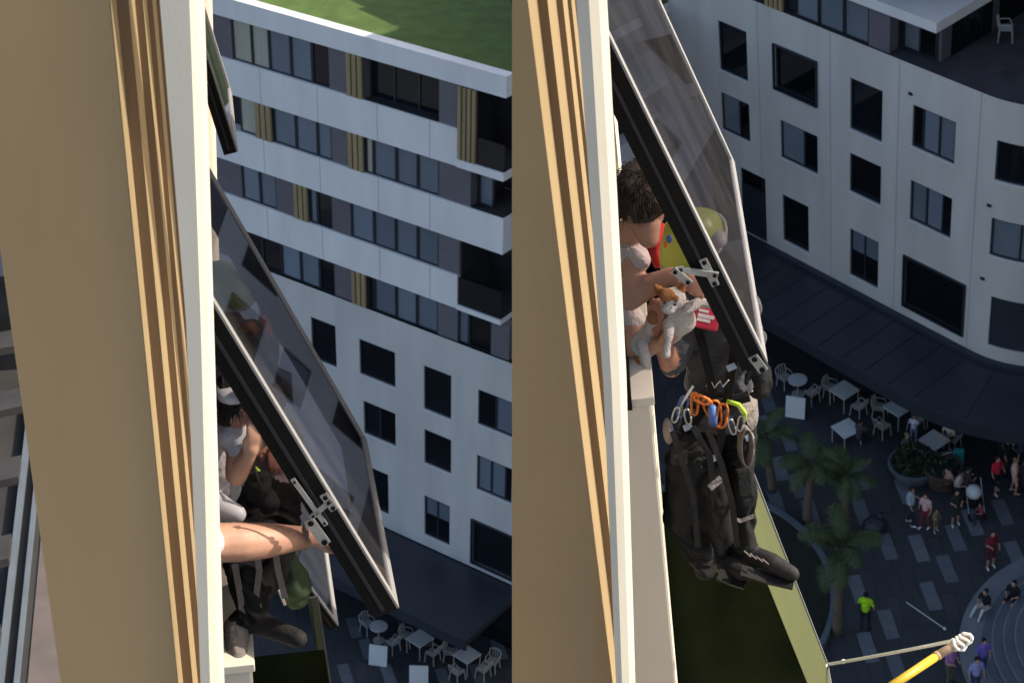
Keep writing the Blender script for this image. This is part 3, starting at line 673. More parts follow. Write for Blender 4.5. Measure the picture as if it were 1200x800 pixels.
# olive hood of the window below, rope tied to its corner
def hood(h, T, label, A, C, yf, yn, xw, inset, extra):
    a, c = h.Y(*A, yf), h.Y(*C, yf); d = nrm(c-a); a = a-d*extra; nrmv = np.array([-d[2], 0, d[0]])
    root = thing('window_hood', T, (xw, yn, float(c[2])), label, 'window hood')
    wdt = yf-yn; ln = float(np.linalg.norm(c-a)); ax = ((0, 1, 0), d, nrmv); o = np.array([a[0], yn, a[2]])
    part('panel', MB().obox(o, ax, (0, 0, -.03), (wdt-.014, ln-.02, -.004)), 'olive', root)
    part('edge', MB().obox(o, ax, (wdt-.013, 0, -.05), (wdt, ln, .004)), 'rail', root); part('edge', MB().obox(o, ax, (0, ln-.019, -.05), (wdt-.014, ln, .004)), 'rail', root)
    e0, e1 = o, o+d*ln
    ck = MB().hexa([(xw, yn-.012, e0[2]), (e0[0], yn-.012, e0[2]), (e1[0], yn-.012, e1[2]), (xw, yn-.012, e1[2]), (xw, yn-.002, e0[2]), (e0[0], yn-.002, e0[2]), (e1[0], yn-.002, e1[2]), (xw, yn-.002, e1[2])])
    part('cheek', ck, 'matte', root)
    return root, c, d
hd, knot, _ = hood(R, TR, 'olive window hood with black side below the hanging worker', (862, 500), (970, 778), 6.3, 5.5, -.03, .25, .25)
hood(L, TL, 'narrow olive hood with pale edges under the small glass corner', (376, 725), (392, 830), 6.6, 6.2, .0, .1, .15)
# podium roof far below, left of the first pier
zP = -14.0
pod = tag(part('podium_roof', B1((-9, 6, zP-.5), (-.9, 36, zP)), 'roofing', T=TL, base=(-5, 20, zP)), kind='structure')
part('paving_strip', B1((-2.62, 8, zP), (-1.2, 19.4, zP+.02)), 'pinkstone', pod)
for x, w, hh in ((-2.93, .035, .16), (-2.74, .025, .12), (-3.9, .05, .2)):
    part('roof_rail', B1((x-w, 8, zP), (x+w, 23.2, zP+hh)), 'step', pod)
pg = thing('shadow_bars', TL, (-3.4, 20, zP), 'dark bars imitating shadow bands on the grey podium roof behind the first pier', 'shadow_bars')  # raised dark bars added to imitate the shadow bands across the roof
for i in range(9):
    y = 13.4+i*1.75; part('shadow_bar', MB().hexa([(-4.6, y, zP+.9), (-2.80, y+.5, zP+.9), (-2.80, y+1.0, zP+.9), (-4.6, y+.5, zP+.9), (-4.6, y, zP+1.02), (-2.80, y+.5, zP+1.02), (-2.80, y+1.0, zP+1.02), (-4.6, y+.5, zP+1.02)]), 'dark_tone', pg)
for y in (14, 20, 27): part('post', B1((-3.35, y-.06, zP), (-3.23, y+.06, zP+.9)), 'dark_tone', pg)
dk = thing('dark_block', TL, (-5, 30, zP), 'black low block at the far end of the podium roof', 'block')
part('wall', B1((-9, 23.6, zP), (-1.2, 34, zP+1.6)), 'dark_tone', dk); part('coping', B1((-9.05, 23.5, zP+1.6), (-1.15, 34.05, zP+1.7)), 'frame', dk)

# ------------------------------------------------------------------ people at the windows and the cat
XA, YA, ZA = np.eye(3)
def E3(c, a, b, z, mi=0): return ('e', c, [XA*a, YA*b, ZA*z], mi)
def helmet(parent, c, up, fwd, s=1.0):
    """climbing helmet: ribbed lime shell, pale rim, vents and a side clip"""
    u = nrm(up); f = np.array(fwd, float); f = nrm(f-u*(f@u)); r = np.cross(f, u); c = np.array(c)
    mb = MB(); n, m = 28, 9; k = 0
    for i in range(m+1):
        t = math.pi/2*i/m
        for j in range(n):
            p = 2*math.pi*j/n; rib = 1+.025*math.cos(p*6)*math.sin(t)**2
            mb.v.append(tuple(c+(f*.150*math.sin(t)*math.cos(p)+r*.118*math.sin(t)*math.sin(p))*rib*s+u*(.125*math.cos(t)-(.02 if i == m else 0))*s))
    for i in range(m):
        for j in range(n): q = (j+1) % n; mb.f.append((i*n+j, i*n+q, (i+1)*n+q, (i+1)*n+j)); mb.m.append(0)
    sh = part('helmet', mb, 'helmet', parent, smooth=True)
    md = sh.modifiers.new('t', 'SOLIDIFY'); md.thickness = .006
    P_ = [c+(f*.156*math.cos(2*math.pi*j/20)+r*.124*math.sin(2*math.pi*j/20))*s-u*.018*s for j in range(21)]
    part('rim', MB().tube(P_, .008*s, 6), 'helmet_white', sh)
    return sh, f, r, u
def strands(parent, c, ax, m, n, ln, seed):
    rg = random.Random(seed); mb = MB(); c = np.array(c)
    for _ in range(n):
        d = nrm([rg.gauss(0, 1) for _ in range(3)]); d[2] = abs(d[2])*.9-.15; d = nrm(d)
        o = c+ax[0]*d[0]+ax[1]*d[1]+ax[2]*d[2]; t = nrm(d*.55+np.array([rg.gauss(0, .25), rg.gauss(0, .25), -.75+rg.gauss(0, .2)])); l = ln*rg.uniform(.5, 1.2)
        mb.tube([o-d*.006, o+t*l*.5+d*.004, o+t*l-np.array([0, 0, .008])], [.0016, .0014, .0005], 3)
    return part('hair_strands', mb, m, parent)
# ---- rope worker of the second picture
p = lambda x, y, Yv=5.2: R.Y(x, y, Yv)
wk = thing('person', TR, tuple(p(862, 668, 5.15)), 'rope worker in charcoal shirt and lime helmet outside the second window', 'person', 'people at the open windows')
sh = [E3(p(814, 306, 5.5), .080, .095, .11, 0), ('c', p(803, 316, 5.44), p(798, 324, 5.42), .03, .022, 0), ('c', p(818, 322, 5.45), p(832, 350, 5.27), .058, .064, 0),
      E3(p(838, 374), .165, .115, .15, 1), E3(p(842, 412), .150, .11, .15, 1), E3(p(842, 446), .142, .108, .11, 1),
      ('c', p(806, 366), p(868, 362), .075, .075, 1), ('c', p(832, 350), p(838, 372), .075, .11, 1),
      E3(p(845, 474), .150, .118, .105, 2), ('c', p(824, 482), p(862, 484), .095, .095, 2),
      ('c', p(808, 370), p(792, 414, 5.08), .062, .055, 1), ('c', p(792, 414, 5.08), p(787, 427, 5.05), .052, .048, 1),
      ('c', p(787, 430, 5.05), p(776, 402, 5.0), .042, .036, 0), ('c', p(776, 402, 5.0), p(772, 388, 5.0), .034, .029, 0),
      ('c', p(868, 364), p(884, 398, 5.1), .060, .052, 1), ('c', p(884, 398, 5.1), p(889, 420, 5.0), .042, .032, 1),
      ('c', p(824, 498), p(816, 585, 5.1), .092, .068, 3), ('c', p(816, 585, 5.1), p(842, 652, 5.1), .064, .052, 3),
      ('c', p(860, 500), p(868, 580, 5.1), .090, .066, 3), ('c', p(868, 580, 5.1), p(872, 645, 5.1), .062, .052, 3),
      ('c', p(872, 648, 5.1), p(905, 660, 5.0), .050, .046, 4), ('c', p(905, 660, 5.0), p(928, 672, 4.95), .044, .034, 4),
      ('c', p(842, 656, 5.1), p(872, 672, 5.0), .050, .042, 4)]
sh += hand(p(772, 388, 5.0), p(768, 368, 4.98)-p(772, 388, 5.0), (-.6, -.8, .1), 0, curl=1.0) + hand(p(889, 420, 5.0), p(893, 440, 4.95)-p(889, 420, 5.0), (.3, -.9, 0), 3, curl=1.1)
body('body', sh, ['skin_dark', 'shirt_dark', 'taupe', 'trouser', 'boot'], wk, .008, 5, ((1, .016), (2, .010), (3, .020)))
hs, hf, hr, hu = helmet(wk, p(809, 282, 5.38), (-.30, -.35, .88), (-.80, -.5, -.25), .97)
part('ear_guard', MB().ell(p(842, 280, 5.32), [XA*.034, YA*.045, ZA*.030]), 'helmet_white', hs, smooth=True)
part('sticker', MB().ell(p(784, 280, 5.215), [XA*.012, YA*.004, ZA*.020]), 'blue', hs, smooth=True); part('sticker', MB().ell(p(780, 287, 5.215), [XA*.008, YA*.004, ZA*.014]), 'orange', hs, smooth=True)
cr, cu_, cf = R.M@[1, 0, 0], R.M@[0, -1, 0], R.M@[0, 0, 1]
tilt = lambda a: (cr*math.cos(a)+cu_*math.sin(a), -cr*math.sin(a)+cu_*math.cos(a), cf)
bd = part('badge', MB().obox(p(829, 370, 5.03), tilt(-.22), (-.045, -.05, -.004), (.048, .048, .02)), 'badge', wk, bevel=.006)
for i, (a, b, w) in enumerate(((-.036, .012, .007), (-.036, -.004, .006), (-.036, .030, .005))):
    part('print', MB().obox(p(829, 370, 5.03), tilt(-.22), (a, b-w-.015, -.0065), (a+.062-.012*i, b+w-.015, -.003)), 'print_white', bd)
part('print', MB().tube([p(828, 452, 5.055), p(834, 447, 5.05), p(837, 454, 5.05), p(844, 446, 5.05), p(847, 453, 5.05), p(854, 445, 5.05)], .0035, 5), 'print_white', wk)
hn = part('harness', MB().tube([p(800+a, 468+6*math.sin(a*.05), 5.06) for a in (0, 15, 30, 45, 60, 78)], .022, 8).tube([p(826, 478, 5.07), p(812, 500, 5.05), p(800, 512, 5.08)], .016, 6).tube([p(858, 480, 5.07), p(868, 505, 5.05), p(880, 512, 5.1)], .016, 6), 'trouser', wk)
def loop(pr, cx, cy, w, hgt, m, Yv=5.03, rot=0., r_=.0055, name='carabiner'):
    q = []
    for j in range(17):
        t = 2*math.pi*j/16; x, y = w*math.copysign(abs(math.cos(t))**.7, math.cos(t)), hgt*math.copysign(abs(math.sin(t))**.7, math.sin(t))
        q.append(p(cx+x*math.cos(rot)-y*math.sin(rot), cy+x*math.sin(rot)+y*math.cos(rot), Yv))
    return part(name, MB().tube(q, r_, 6), m, pr, smooth=True)
loop(hn, 814, 473, 4, 13, 'orange'); loop(hn, 822, 468, 9, 4, 'orange', 5.02, .4); loop(hn, 846, 487, 6, 14, 'orange', 5.02, .15); loop(hn, 838, 484, 7, 15, 'orange', 5.035, -.1); loop(hn, 800, 476, 5, 12, 'blue', 5.04, .3); loop(hn, 831, 478, 5, 12, 'orange', 5.03, -.4); loop(hn, 851, 489, 7, 9, 'blue', 5.05, .3)
part('sling', MB().tube([p(834, 476, 5.01), p(835, 490, 5.0), p(836, 497, 5.01)], .017, 8), 'blue', hn, smooth=True)
part('sling', MB().tube([p(852, 470, 5.02), p(866, 474, 5.0), p(873, 484, 5.0), p(872, 492, 5.02)], .009, 8), 'lime', hn, smooth=True)
part('sling', MB().tube([p(796, 478, 5.05), p(806, 462, 5.03), p(812, 452, 5.04)], .006, 6), 'rope', hn, smooth=True)
fc = -cf
for a in (((806, 470), (802, 500), (806, 528), (826, 540)), ((858, 476), (876, 505), (880, 530), (862, 545)), ((842, 480), (846, 510), (838, 540))):
    part('webbing', MB().ribbon([p(x, y, 5.045) for x, y in a], .016, .003, fc), 'boot', hn)
part('webbing', MB().ribbon([p(812, 362, 5.075), p(822, 400, 5.05), p(832, 440, 5.05), p(836, 470, 5.05)], .017, .003, fc), 'trouser', hn); part('webbing', MB().ribbon([p(866, 356, 5.09), p(862, 400, 5.06), p(856, 440, 5.06), p(852, 470, 5.05)], .017, .003, fc), 'trouser', hn)
for x, y in ((806, 500), (878, 512), (838, 536), (857, 430)): part('buckle', MB().obox(p(x, y, 5.03), tilt(.4), (-.018, -.013, -.005), (.018, .013, .005)), 'steel', hn, bevel=.002)
for x, y, r0 in ((792, 486, .3), (858, 500, -.3), (868, 496, .2), (806, 488, -.2)): loop(hn, x, y, 3.5, 9, 'steel', 5.0, r0, .004)
coil = MB()
for i in range(6): coil.tube([p(872+7*math.cos(t)+i*.8, 520+22*math.sin(t)+i, 5.02-.006*i) for t in np.linspace(0, 2*math.pi, 17)], .0045, 5)
part('rope_coil', coil, 'taupe', hn, smooth=True)
part('pouch', MB().obox(p(872, 566, 5.0), tilt(.1), (-.035, -.06, -.03), (.035, .06, .03)), 'trouser', hn, bevel=.012); part('pouch', MB().obox(p(797, 530, 4.98), tilt(-.1), (-.035, -.05, -.03), (.03, .05, .03)), 'boot', hn, bevel=.012)
for a, b_, t_ in (((868, 668), (930, 684), 4.97), ((842, 672), (874, 684), 5.0)): part('boot_sole', MB().ribbon([p(*a, t_), p((a[0]+b_[0])/2, (a[1]+b_[1])/2+1, t_-.02), p(*b_, t_-.05)], .026, .007, (0, -.2, 1)), 'black', wk)
for i in range(4): part('boot_lace', MB().tube([p(872+i*7, 645+i*3, 4.99), p(880+i*7, 652+i*3, 4.97)], .004, 5), 'taupe', wk)
part('reflective_stripe', MB().ribbon([p(806, 606, 5.02), p(822, 612, 5.0), p(834, 606, 5.02)], .008, .003, fc), 'taupe', wk); part('reflective_stripe', MB().ribbon([p(850, 604, 5.03), p(868, 610, 5.02), p(884, 604, 5.03)], .008, .003, fc), 'taupe', wk)
# ---- black gear bag hanging at the legs
bg_ = thing('gear_bag', TR, tuple(p(815, 680, 5.0)), 'black strapped gear bag hanging in front of the worker\'s legs', 'bag')
body('body', [('c', p(804, 520, 5.02), p(800, 600, 5.0), .065, .085, 0), ('c', p(800, 600, 5.0), p(825, 665, 5.0), .080, .045, 0), ('c', p(835, 560, 4.98), p(845, 625, 4.98), .052, .060, 0), E3(p(820, 590, 5.0), .09, .07, .16, 0)], ['trouser'], bg_, .008, 4, ((0, .024),))
for a in (((788, 505), (800, 540), (812, 580), (818, 640)), ((830, 505), (846, 545), (858, 590), (864, 640)), ((812, 500), (832, 535), (838, 600), (846, 648))):
    part('strap', MB().ribbon([p(x, y, 4.925) for x, y in a], .012, .003, fc), 'boot', bg_)
part('buckle', MB().obox(p(838, 566, 4.92), tilt(.7), (-.030, -.014, -.008), (.030, .014, .008)), 'taupe', bg_, bevel=.003)
part('pouch', MB().ell(p(783, 505, 5.0), [XA*.022, YA*.03, ZA*.065]), 'taupe', bg_, smooth=True)
# ---- person leaning out of the second window
pn = thing('person', TR, tuple(p(705, 470, 5.3)), 'dark-haired person leaning out of the second window and holding the cat', 'person', 'people at the open windows')
sh = [E3(p(753, 240, 5.12), .086, .10, .108, 0), ('c', p(757, 262, 5.06), p(760, 278, 5.04), .058, .042, 0), E3(p(738, 256, 5.01), .014, .02, .032, 0),
      ('c', p(748, 258, 5.15), p(730, 290, 5.2), .055, .06, 0), E3(p(712, 325, 5.25), .10, .15, .16, 1), E3(p(706, 380, 5.3), .09, .13, .16, 1), ('c', p(706, 420, 5.3), p(706, 470, 5.3), .10, .10, 1),
      ('c', p(726, 300, 5.15), p(748, 302, 5.1), .065, .05, 1), ('c', p(742, 306, 5.1), p(738, 350, 5.05), .050, .046, 0), ('c', p(738, 350, 5.05), p(762, 334, 5.03), .046, .045, 0), ('c', p(762, 334, 5.03), p(788, 322, 5.02), .044, .031, 0),
      ('c', p(716, 335, 5.15), p(742, 375, 5.1), .055, .045, 1), ('c', p(742, 375, 5.1), p(742, 408, 5.05), .043, .040, 0), ('c', p(742, 408, 5.05), p(762, 408, 5.0), .038, .028, 0)]
sh += hand(p(788, 322, 5.02), p(806, 330, 4.98)-p(788, 322, 5.02), (-.2, -.7, .7), 0, curl=1.2) + hand(p(762, 408, 5.0), p(775, 402, 4.97)-p(762, 408, 5.0), (0, -.8, -.5), 0, curl=1.1)
body('body', sh, ['skin', 'shirt_pale'], pn, .008, 5, ((1, .012),))
b = np.array(BASE[pn.name])
hm = body_mesh('hair', [('e', p(755, 220, 5.12)-b, [XA*.104, YA*.112, ZA*.098], 0), ('e', p(748, 236, 5.08)-b, [XA*.092, YA*.09, ZA*.075], 0), ('e', p(768, 234, 5.06)-b, [XA*.06, YA*.07, ZA*.055], 0)], ['hair'], .008, 3, ((0, .014),)); hr2 = link('hair', hm, pn); BASE[hr2.name] = BASE[pn.name]
strands(hr2, p(755, 220, 5.12), [XA*.104, YA*.112, ZA*.098], 'hair', 1100, .030, 5); strands(hr2, p(748, 236, 5.08), [XA*.092, YA*.09, ZA*.075], 'hair', 600, .028, 6)
part('red_scarf', MB().tube([p(776, 262, 5.1), p(770, 278, 5.06), p(766, 294, 5.03), p(770, 312, 5.05)], [.012, .018, .020, .012], 10), 'red', pn, smooth=True)
# ---- the cat
ct = thing('cat', TR, tuple(p(768, 415, 5.0)), 'white and ginger cat being passed between the two people', 'cat')
sh = [E3(p(789, 350, 4.93), .048, .045, .042, 0), E3(p(781, 345, 4.905), .030, .024, .026, 1), E3(p(792, 350, 4.895), .012, .012, .014, 1), E3(p(784, 362, 4.89), .026, .024, .020, 0), ('c', p(783, 365, 4.875), p(784, 367, 4.872), .006, .005, 3),
      ('c', p(772, 340, 4.93), p(767, 334, 4.93), .020, .006, 1), ('c', p(798, 340, 4.94), p(803, 331, 4.94), .018, .006, 1),
      ('c', p(796, 362, 4.98), p(800, 376, 5.02), .048, .050, 0), ('c', p(798, 374, 5.0), p(772, 392, 5.05), .055, .065, 0), ('c', p(770, 368, 5.0), p(766, 384, 5.02), .036, .040, 0), E3(p(765, 372, 4.975), .022, .022, .03, 1),
      ('c', p(772, 392, 5.05), p(755, 402, 5.05), .066, .060, 0), ('c', p(784, 378, 4.95), p(783, 396, 4.9), .022, .017, 0), ('c', p(783, 396, 4.9), p(781, 413, 4.88), .016, .015, 0), E3(p(781, 415, 4.875), .018, .02, .013, 0),
      ('c', p(804, 362, 4.95), p(820, 354, 4.98), .022, .018, 0), ('c', p(820, 354, 4.98), p(834, 356, 4.99), .017, .018, 0), ('c', p(756, 404, 5.0), p(757, 425, 4.98), .032, .018, 0), ('c', p(750, 395, 5.05), p(748, 420, 5.0), .016, .013, 1), ('c', p(748, 420, 5.0), p(752, 440, 4.98), .012, .009, 1)]
body('body', sh, ['fur', 'ginger', 'blackfur', 'pink'], ct, .0055, 3, ((0, .004), (1, .004)))
for x, y in ((779, 355), (791, 357)): part('eye', MB().ell(p(x, y, 4.882), [XA*.006, YA*.005, ZA*.004]), 'blackfur', ct, smooth=True)
# ---- first picture: worker half hidden by the sash
q_ = lambda x, y, Yv=5.2: L.Y(x, y, Yv)
wk = thing('person', TL, tuple(q_(300, 745, 5.0)), 'worker in lime helmet and black trousers half hidden behind the first open window', 'person', 'people at the open windows')
sh = [E3(q_(256, 352, 5.98), .078, .09, .105, 0), ('c', q_(262, 368, 5.95), q_(276, 392, 5.9), .058, .062, 0), E3(q_(284, 415, 5.9), .155, .11, .15, 1), E3(q_(294, 462, 5.65), .14, .105, .16, 1), ('c', q_(254, 400, 5.9), q_(306, 403, 5.9), .07, .07, 1),
      E3(q_(314, 520, 5.4), .135, .105, .13, 2), E3(q_(324, 556, 5.3), .13, .11, .11, 2), ('c', q_(254, 402, 5.7), q_(252, 460, 5.5), .055, .048, 1), ('c', q_(252, 460, 5.5), q_(282, 500, 5.2), .045, .032, 0), ('c', q_(306, 405, 5.85), q_(308, 470, 5.65), .055, .045, 1), ('c', q_(308, 470, 5.65), q_(322, 515, 5.35), .042, .03, 0),
      ('c', q_(308, 580, 5.2), q_(284, 668, 5.0), .085, .068, 3), ('c', q_(284, 668, 5.0), q_(300, 722, 4.95), .062, .048, 3), ('c', q_(300, 728, 4.95), q_(350, 748, 4.8), .046, .034, 4),
      ('c', q_(330, 585, 5.2), q_(322, 660, 5.1), .080, .060, 3), ('c', q_(322, 660, 5.1), q_(276, 735, 4.95), .058, .046, 3), ('c', q_(276, 735, 4.95), q_(280, 775, 4.85), .048, .042, 2)]
sh += hand(q_(282, 500, 5.2), q_(298, 516, 5.1)-q_(282, 500, 5.2), (0, -.8, .4), 0) + hand(q_(322, 515, 5.35), q_(326, 540, 5.2)-q_(322, 515, 5.35), (0, -.8, .4), 0)
body('body', sh, ['skin_dark', 'shirt_dark', 'taupe', 'trouser', 'boot'], wk, .008, 5, ((1, .014), (2, .006), (3, .026)))
helmet(wk, q_(263, 337, 5.98), (.05, -.25, .95), (.7, -.6, -.2), .84)
for a in (((284, 384), (296, 382), (300, 388)), ((308, 372), (312, 380), (315, 392))): part('strap', MB().tube([q_(x, y, 5.72) for x, y in a], .020, 6), 'orange', wk, smooth=True)
part('strap', MB().tube([q_(299, 548, 5.02), q_(306, 555, 5.0), q_(309, 566, 5.0)], .008, 6), 'lime', wk, smooth=True)
for a in (((275, 660), (282, 700), (286, 735)), ((300, 640), (304, 668), (300, 700), (306, 718)), ((322, 640), (326, 668), (334, 700))): part('strap', MB().ribbon([q_(x, y, 4.93) for x, y in a], .011, .003, L.M@[0, 0, -1.]), 'taupe', wk)
bg_ = thing('gear_bag', TL, tuple(q_(304, 585, 4.98)), 'small black gear pouch below the worker\'s hand at the first window', 'bag')
body('body', [E3(q_(303, 572, 5.0), .055, .045, .07, 0), E3(q_(314, 585, 5.02), .04, .04, .05, 0)], ['trouser'], bg_, .008, 3, ((0, .02),)); part('strap', MB().tube([q_(296, 545, 5.0), q_(300, 555, 4.96), q_(306, 575, 4.95)], .007, 6), 'boot', bg_, smooth=True)
bg_ = thing('rope_bag', TL, tuple(q_(335, 700, 5.15)), 'dark green rope bag hanging beside the black boot', 'bag')
body('body', [('c', q_(330, 650, 5.2), q_(345, 690, 5.15), .05, .065, 0), ('c', q_(345, 690, 5.15), q_(350, 705, 5.15), .055, .03, 0)], ['leaf'], bg_, .01, 3, ((0, .02),)); part('strap', MB().tube([q_(318, 640, 5.1), q_(322, 680, 5.06), q_(334, 708, 5.06)], .006, 6), 'rope', bg_, smooth=True)
# ---- person in grey shirt and white cap
pn = thing('person', TL, tuple(q_(235, 600, 5.2)), 'person in grey shirt and white cap leaning out of the first window', 'person', 'people at the open windows')
sh = [E3(q_(276, 470, 4.98), .068, .08, .092, 0), ('c', q_(288, 480, 4.93), q_(293, 490, 4.92), .036, .028, 0), ('c', q_(297, 478, 4.9), q_(299, 482, 4.9), .011, .009, 0), ('c', q_(270, 488, 5.0), q_(258, 505, 5.05), .052, .06, 0),
      E3(q_(250, 530, 5.1), .10, .13, .14, 1), E3(q_(240, 580, 5.2), .09, .12, .15, 1), ('c', q_(258, 505, 5.0), q_(275, 512, 4.95), .062, .055, 1), ('c', q_(275, 512, 4.95), q_(280, 522, 4.93), .052, .050, 1), ('c', q_(280, 524, 4.93), q_(277, 556, 4.9), .043, .040, 0), ('c', q_(277, 556, 4.9), q_(292, 532, 4.86), .039, .028, 0), ('c', q_(250, 590, 5.0), q_(278, 602, 4.95), .05, .03, 2)]
sh += hand(q_(292, 532, 4.86), q_(299, 512, 4.85)-q_(292, 532, 4.86), (.2, -.8, 0), 0, curl=1.0)
body('body', sh, ['skin', 'shirt_grey', 'board'], pn, .008, 5, ((1, .012), (2, .01)))
b = np.array(BASE[pn.name]); hm = body_mesh('hair', [('e', q_(270, 464, 4.98)-b, [XA*.072, YA*.088, ZA*.085], 0), ('e', q_(266, 480, 4.98)-b, [XA*.06, YA*.07, ZA*.05], 0)], ['hair_black'], .008, 3, ((0, .012),)); hr2 = link('hair', hm, pn); BASE[hr2.name] = BASE[pn.name]
strands(hr2, q_(268, 468, 4.98), [XA*.074, YA*.09, ZA*.085], 'hair_black', 500, .03, 8)
part('cap', MB().ell(q_(273, 455, 4.97), [XA*.072, YA*.09, ZA*.035]).tube([q_(282, 452, 4.9), q_(292, 456, 4.88), q_(298, 464, 4.87)], [.012, .016, .006], 8), 'board', pn, smooth=True)
# ---- person whose bare arm crosses to the sash
pa = thing('person', TL, tuple(q_(205, 760, 4.9)), 'bare arm reaching out past the pier to hold the first open sash', 'person', 'people at the open windows')
sh = [E3(q_(205, 560, 4.85), .07, .085, .10, 0), ('c', q_(207, 585, 4.85), q_(208, 615, 4.85), .052, .06, 0), E3(q_(208, 660, 4.85), .10, .12, .16, 1), E3(q_(206, 720, 4.88), .09, .11, .15, 1), ('c', q_(212, 632, 4.78), q_(240, 636, 4.72), .07, .066, 1), ('c', q_(240, 636, 4.80), q_(282, 635, 4.82), .070, .070, 0),
      ('c', q_(282, 635, 4.82), q_(312, 633, 4.86), .070, .064, 0), ('c', q_(312, 633, 4.86), q_(362, 629, 4.93), .064, .038, 0)]
sh += hand(q_(360, 629, 4.93), (.95, .05, .02), (0, -.4, .9), 0, s=1.1, curl=.8)
body('body', sh, ['skin', 'shirt_grey'], pa, .008, 6, ((1, .012),))
part('watch', MB().tube([q_(358+2*math.cos(t), 629+12.5*math.sin(t), 4.925-.041*math.cos(t)) for t in np.linspace(0, 2*math.pi, 15)], .007, 6), 'taupe', pa, smooth=True)

# ------------------------------------------------------------------ rope and yellow pole
e1 = R.Y(1138, 744, 5.6)
pole = thing('pole', TR, tuple(R.Y(1045, 803, 5.3)), 'yellow pole with a bare wooden tip pushed out over the plaza', 'pole')
a, bq, cq = R.Y(1030, 813, 5.25), R.Y(1098, 768, 5.5), e1
part('shaft', MB().tube([a, bq], .021, 12), 'yellow', pole, smooth=True); part('tip', MB().tube([bq, bq+(cq-bq)*.6, cq], [.022, .021, .016], 12), mat('wood_tip', (.5, .34, .22), .7, .2, 20), pole, smooth=True)
part('collar', MB().tube([bq-(cq-bq)*.08, bq+(cq-bq)*.05], .0235, 12), mat('dark_collar', (.3, .2, .09), .6, .2, 20), pole, smooth=True)
kp = np.array(knot); rb = R.Y(1128, 748, 5.57)
rope = thing('rope', TR, tuple(kp), 'white rope tied between the olive hood and the pole tip', 'rope')
pts = [kp+(rb-kp)*t+np.array([0, 0, -.006*math.sin(math.pi*t)]) for t in np.linspace(0, 1, 14)]
part('line', MB().tube(pts, .0095, 8), 'rope', rope, smooth=True)
part('loose_end', MB().tube([kp, R.Y(955, 790, 6.1), R.Y(930, 812, 6.0)], .010, 8), 'rope', rope, smooth=True)
kn = MB()
dp = nrm(cq-bq); ua = nrm(np.cross(dp, ZA)); va = np.cross(dp, ua)
for i in range(4):
    c0 = bq+(cq-bq)*(.50+.13*i); kn.tube([c0+(ua*math.cos(t)+va*math.sin(t))*.027+dp*.010*math.sin(t*2+i) for t in np.linspace(0, 2*math.pi, 17)], .0085, 6)
kn.tube([bq+(cq-bq)*.5+va*.03, bq+(cq-bq)*.7+va*.045+ua*.02, bq+(cq-bq)*.92+va*.03], .009, 6)
part('knot', kn, 'rope', rope, smooth=True)
part('knot', MB().ell(kp+(rb-kp)*.13, [XA*.014, YA*.012, ZA*.014]), 'rope', rope, smooth=True)

# ------------------------------------------------------------------ plaza: paving pieces, steps, kerb
G = lambda x, y, dz=0.: tuple(R.Z(x, y, GR+dz)[:2])+(GR+dz,)
GLp = lambda x, y: tuple(L.Z(x, y, GL)[:2])+(GL,)
_pm = MB().box((-.22, -.62, 0), (.22, .62, .012)).mesh('paver', [M['paver']])
def pavers(root, T, pts, z):
    for (x, y, a) in pts:
        o = link('paver', _pm, root); o.matrix_parent_inverse = Matrix.Identity(4)
        b = BASE[root.name]; o.location = (x-b[0], y-b[1], z-b[2]); o.rotation_euler = (0, 0, a)
pv = [(1077, 642), (1110, 666), (1091, 698), (1041, 731), (1017, 758), (1052, 785), (1175, 600), (1190, 650), (978, 542), (1007, 560), (896, 500), (924, 515), (935, 569), (909, 587), (914, 549), (1010, 600), (1040, 640), (1060, 575), (1005, 690), (900, 470), (950, 600), (1120, 630), (985, 640), (1140, 612), (930, 640), (945, 700)]
pavers(plaza, TR, [(*G(x, y)[:2], .10) for x, y in pv], GR+.004)
pvl = [(430, 760), (455, 790), (500, 745), (415, 735), (520, 795), (560, 790), (470, 720), (585, 760), (405, 790)]
pavers(plaza_l, TL, [(*GLp(x, y)[:2], .10) for x, y in pvl], GL+.004)
def ring(c, r0, r1, a0, a1, z0, z1, n=40):
    mb = MB()
    for i in range(n):
        a, b = a0+(a1-a0)*i/n, a0+(a1-a0)*(i+1)/n
        P_ = lambda r, t, z: (c[0]+r*math.cos(t), c[1]+r*math.sin(t), z)
        mb.hexa([P_(r0, a, z0), P_(r1, a, z0), P_(r1, b, z0), P_(r0, b, z0), P_(r0, a, z1), P_(r1, a, z1), P_(r1, b, z1), P_(r0, b, z1)])
    return mb
cc = (13.36, 35.3)
stp = thing('circular_steps', TR, (*cc, GR), 'pale curved steps at the lower right edge of the plaza', 'steps')
part('ring', ring(cc, 4.08, 4.72, 1.2, 5.2, GR, GR+.10), 'kerb', stp)
for i, (r0, r1) in enumerate(((3.74, 4.078), (3.40, 3.738), (3.06, 3.398), (2.72, 3.058))):
    part('step', ring(cc, r0, r1, 1.2, 5.2, GR, GR+.10+.12*(i+1)), 'step', stp)
    part('nosing', ring(cc, r1-.05, r1+.012, 1.2, 5.2, GR+.10+.12*(i+1), GR+.112+.12*(i+1)), 'kerb', stp)
part('platform', ring(cc, .1, 2.718, 1.2, 5.2, GR, GR+.62), 'kerb', stp)
kb = thing('planting_bed', TR, (0, 39, GR), 'round dark planting bed with curved kerb beside the olive hood', 'planter')
part('kerb', ring((.03, 39.0), 5.02, 5.2, -1.6, 1.75, GR, GR+.28), 'step', kb); part('soil', ring((.03, 39.0), .3, 5.018, -1.6, 1.75, GR+.004, GR+.16), 'soil', kb)

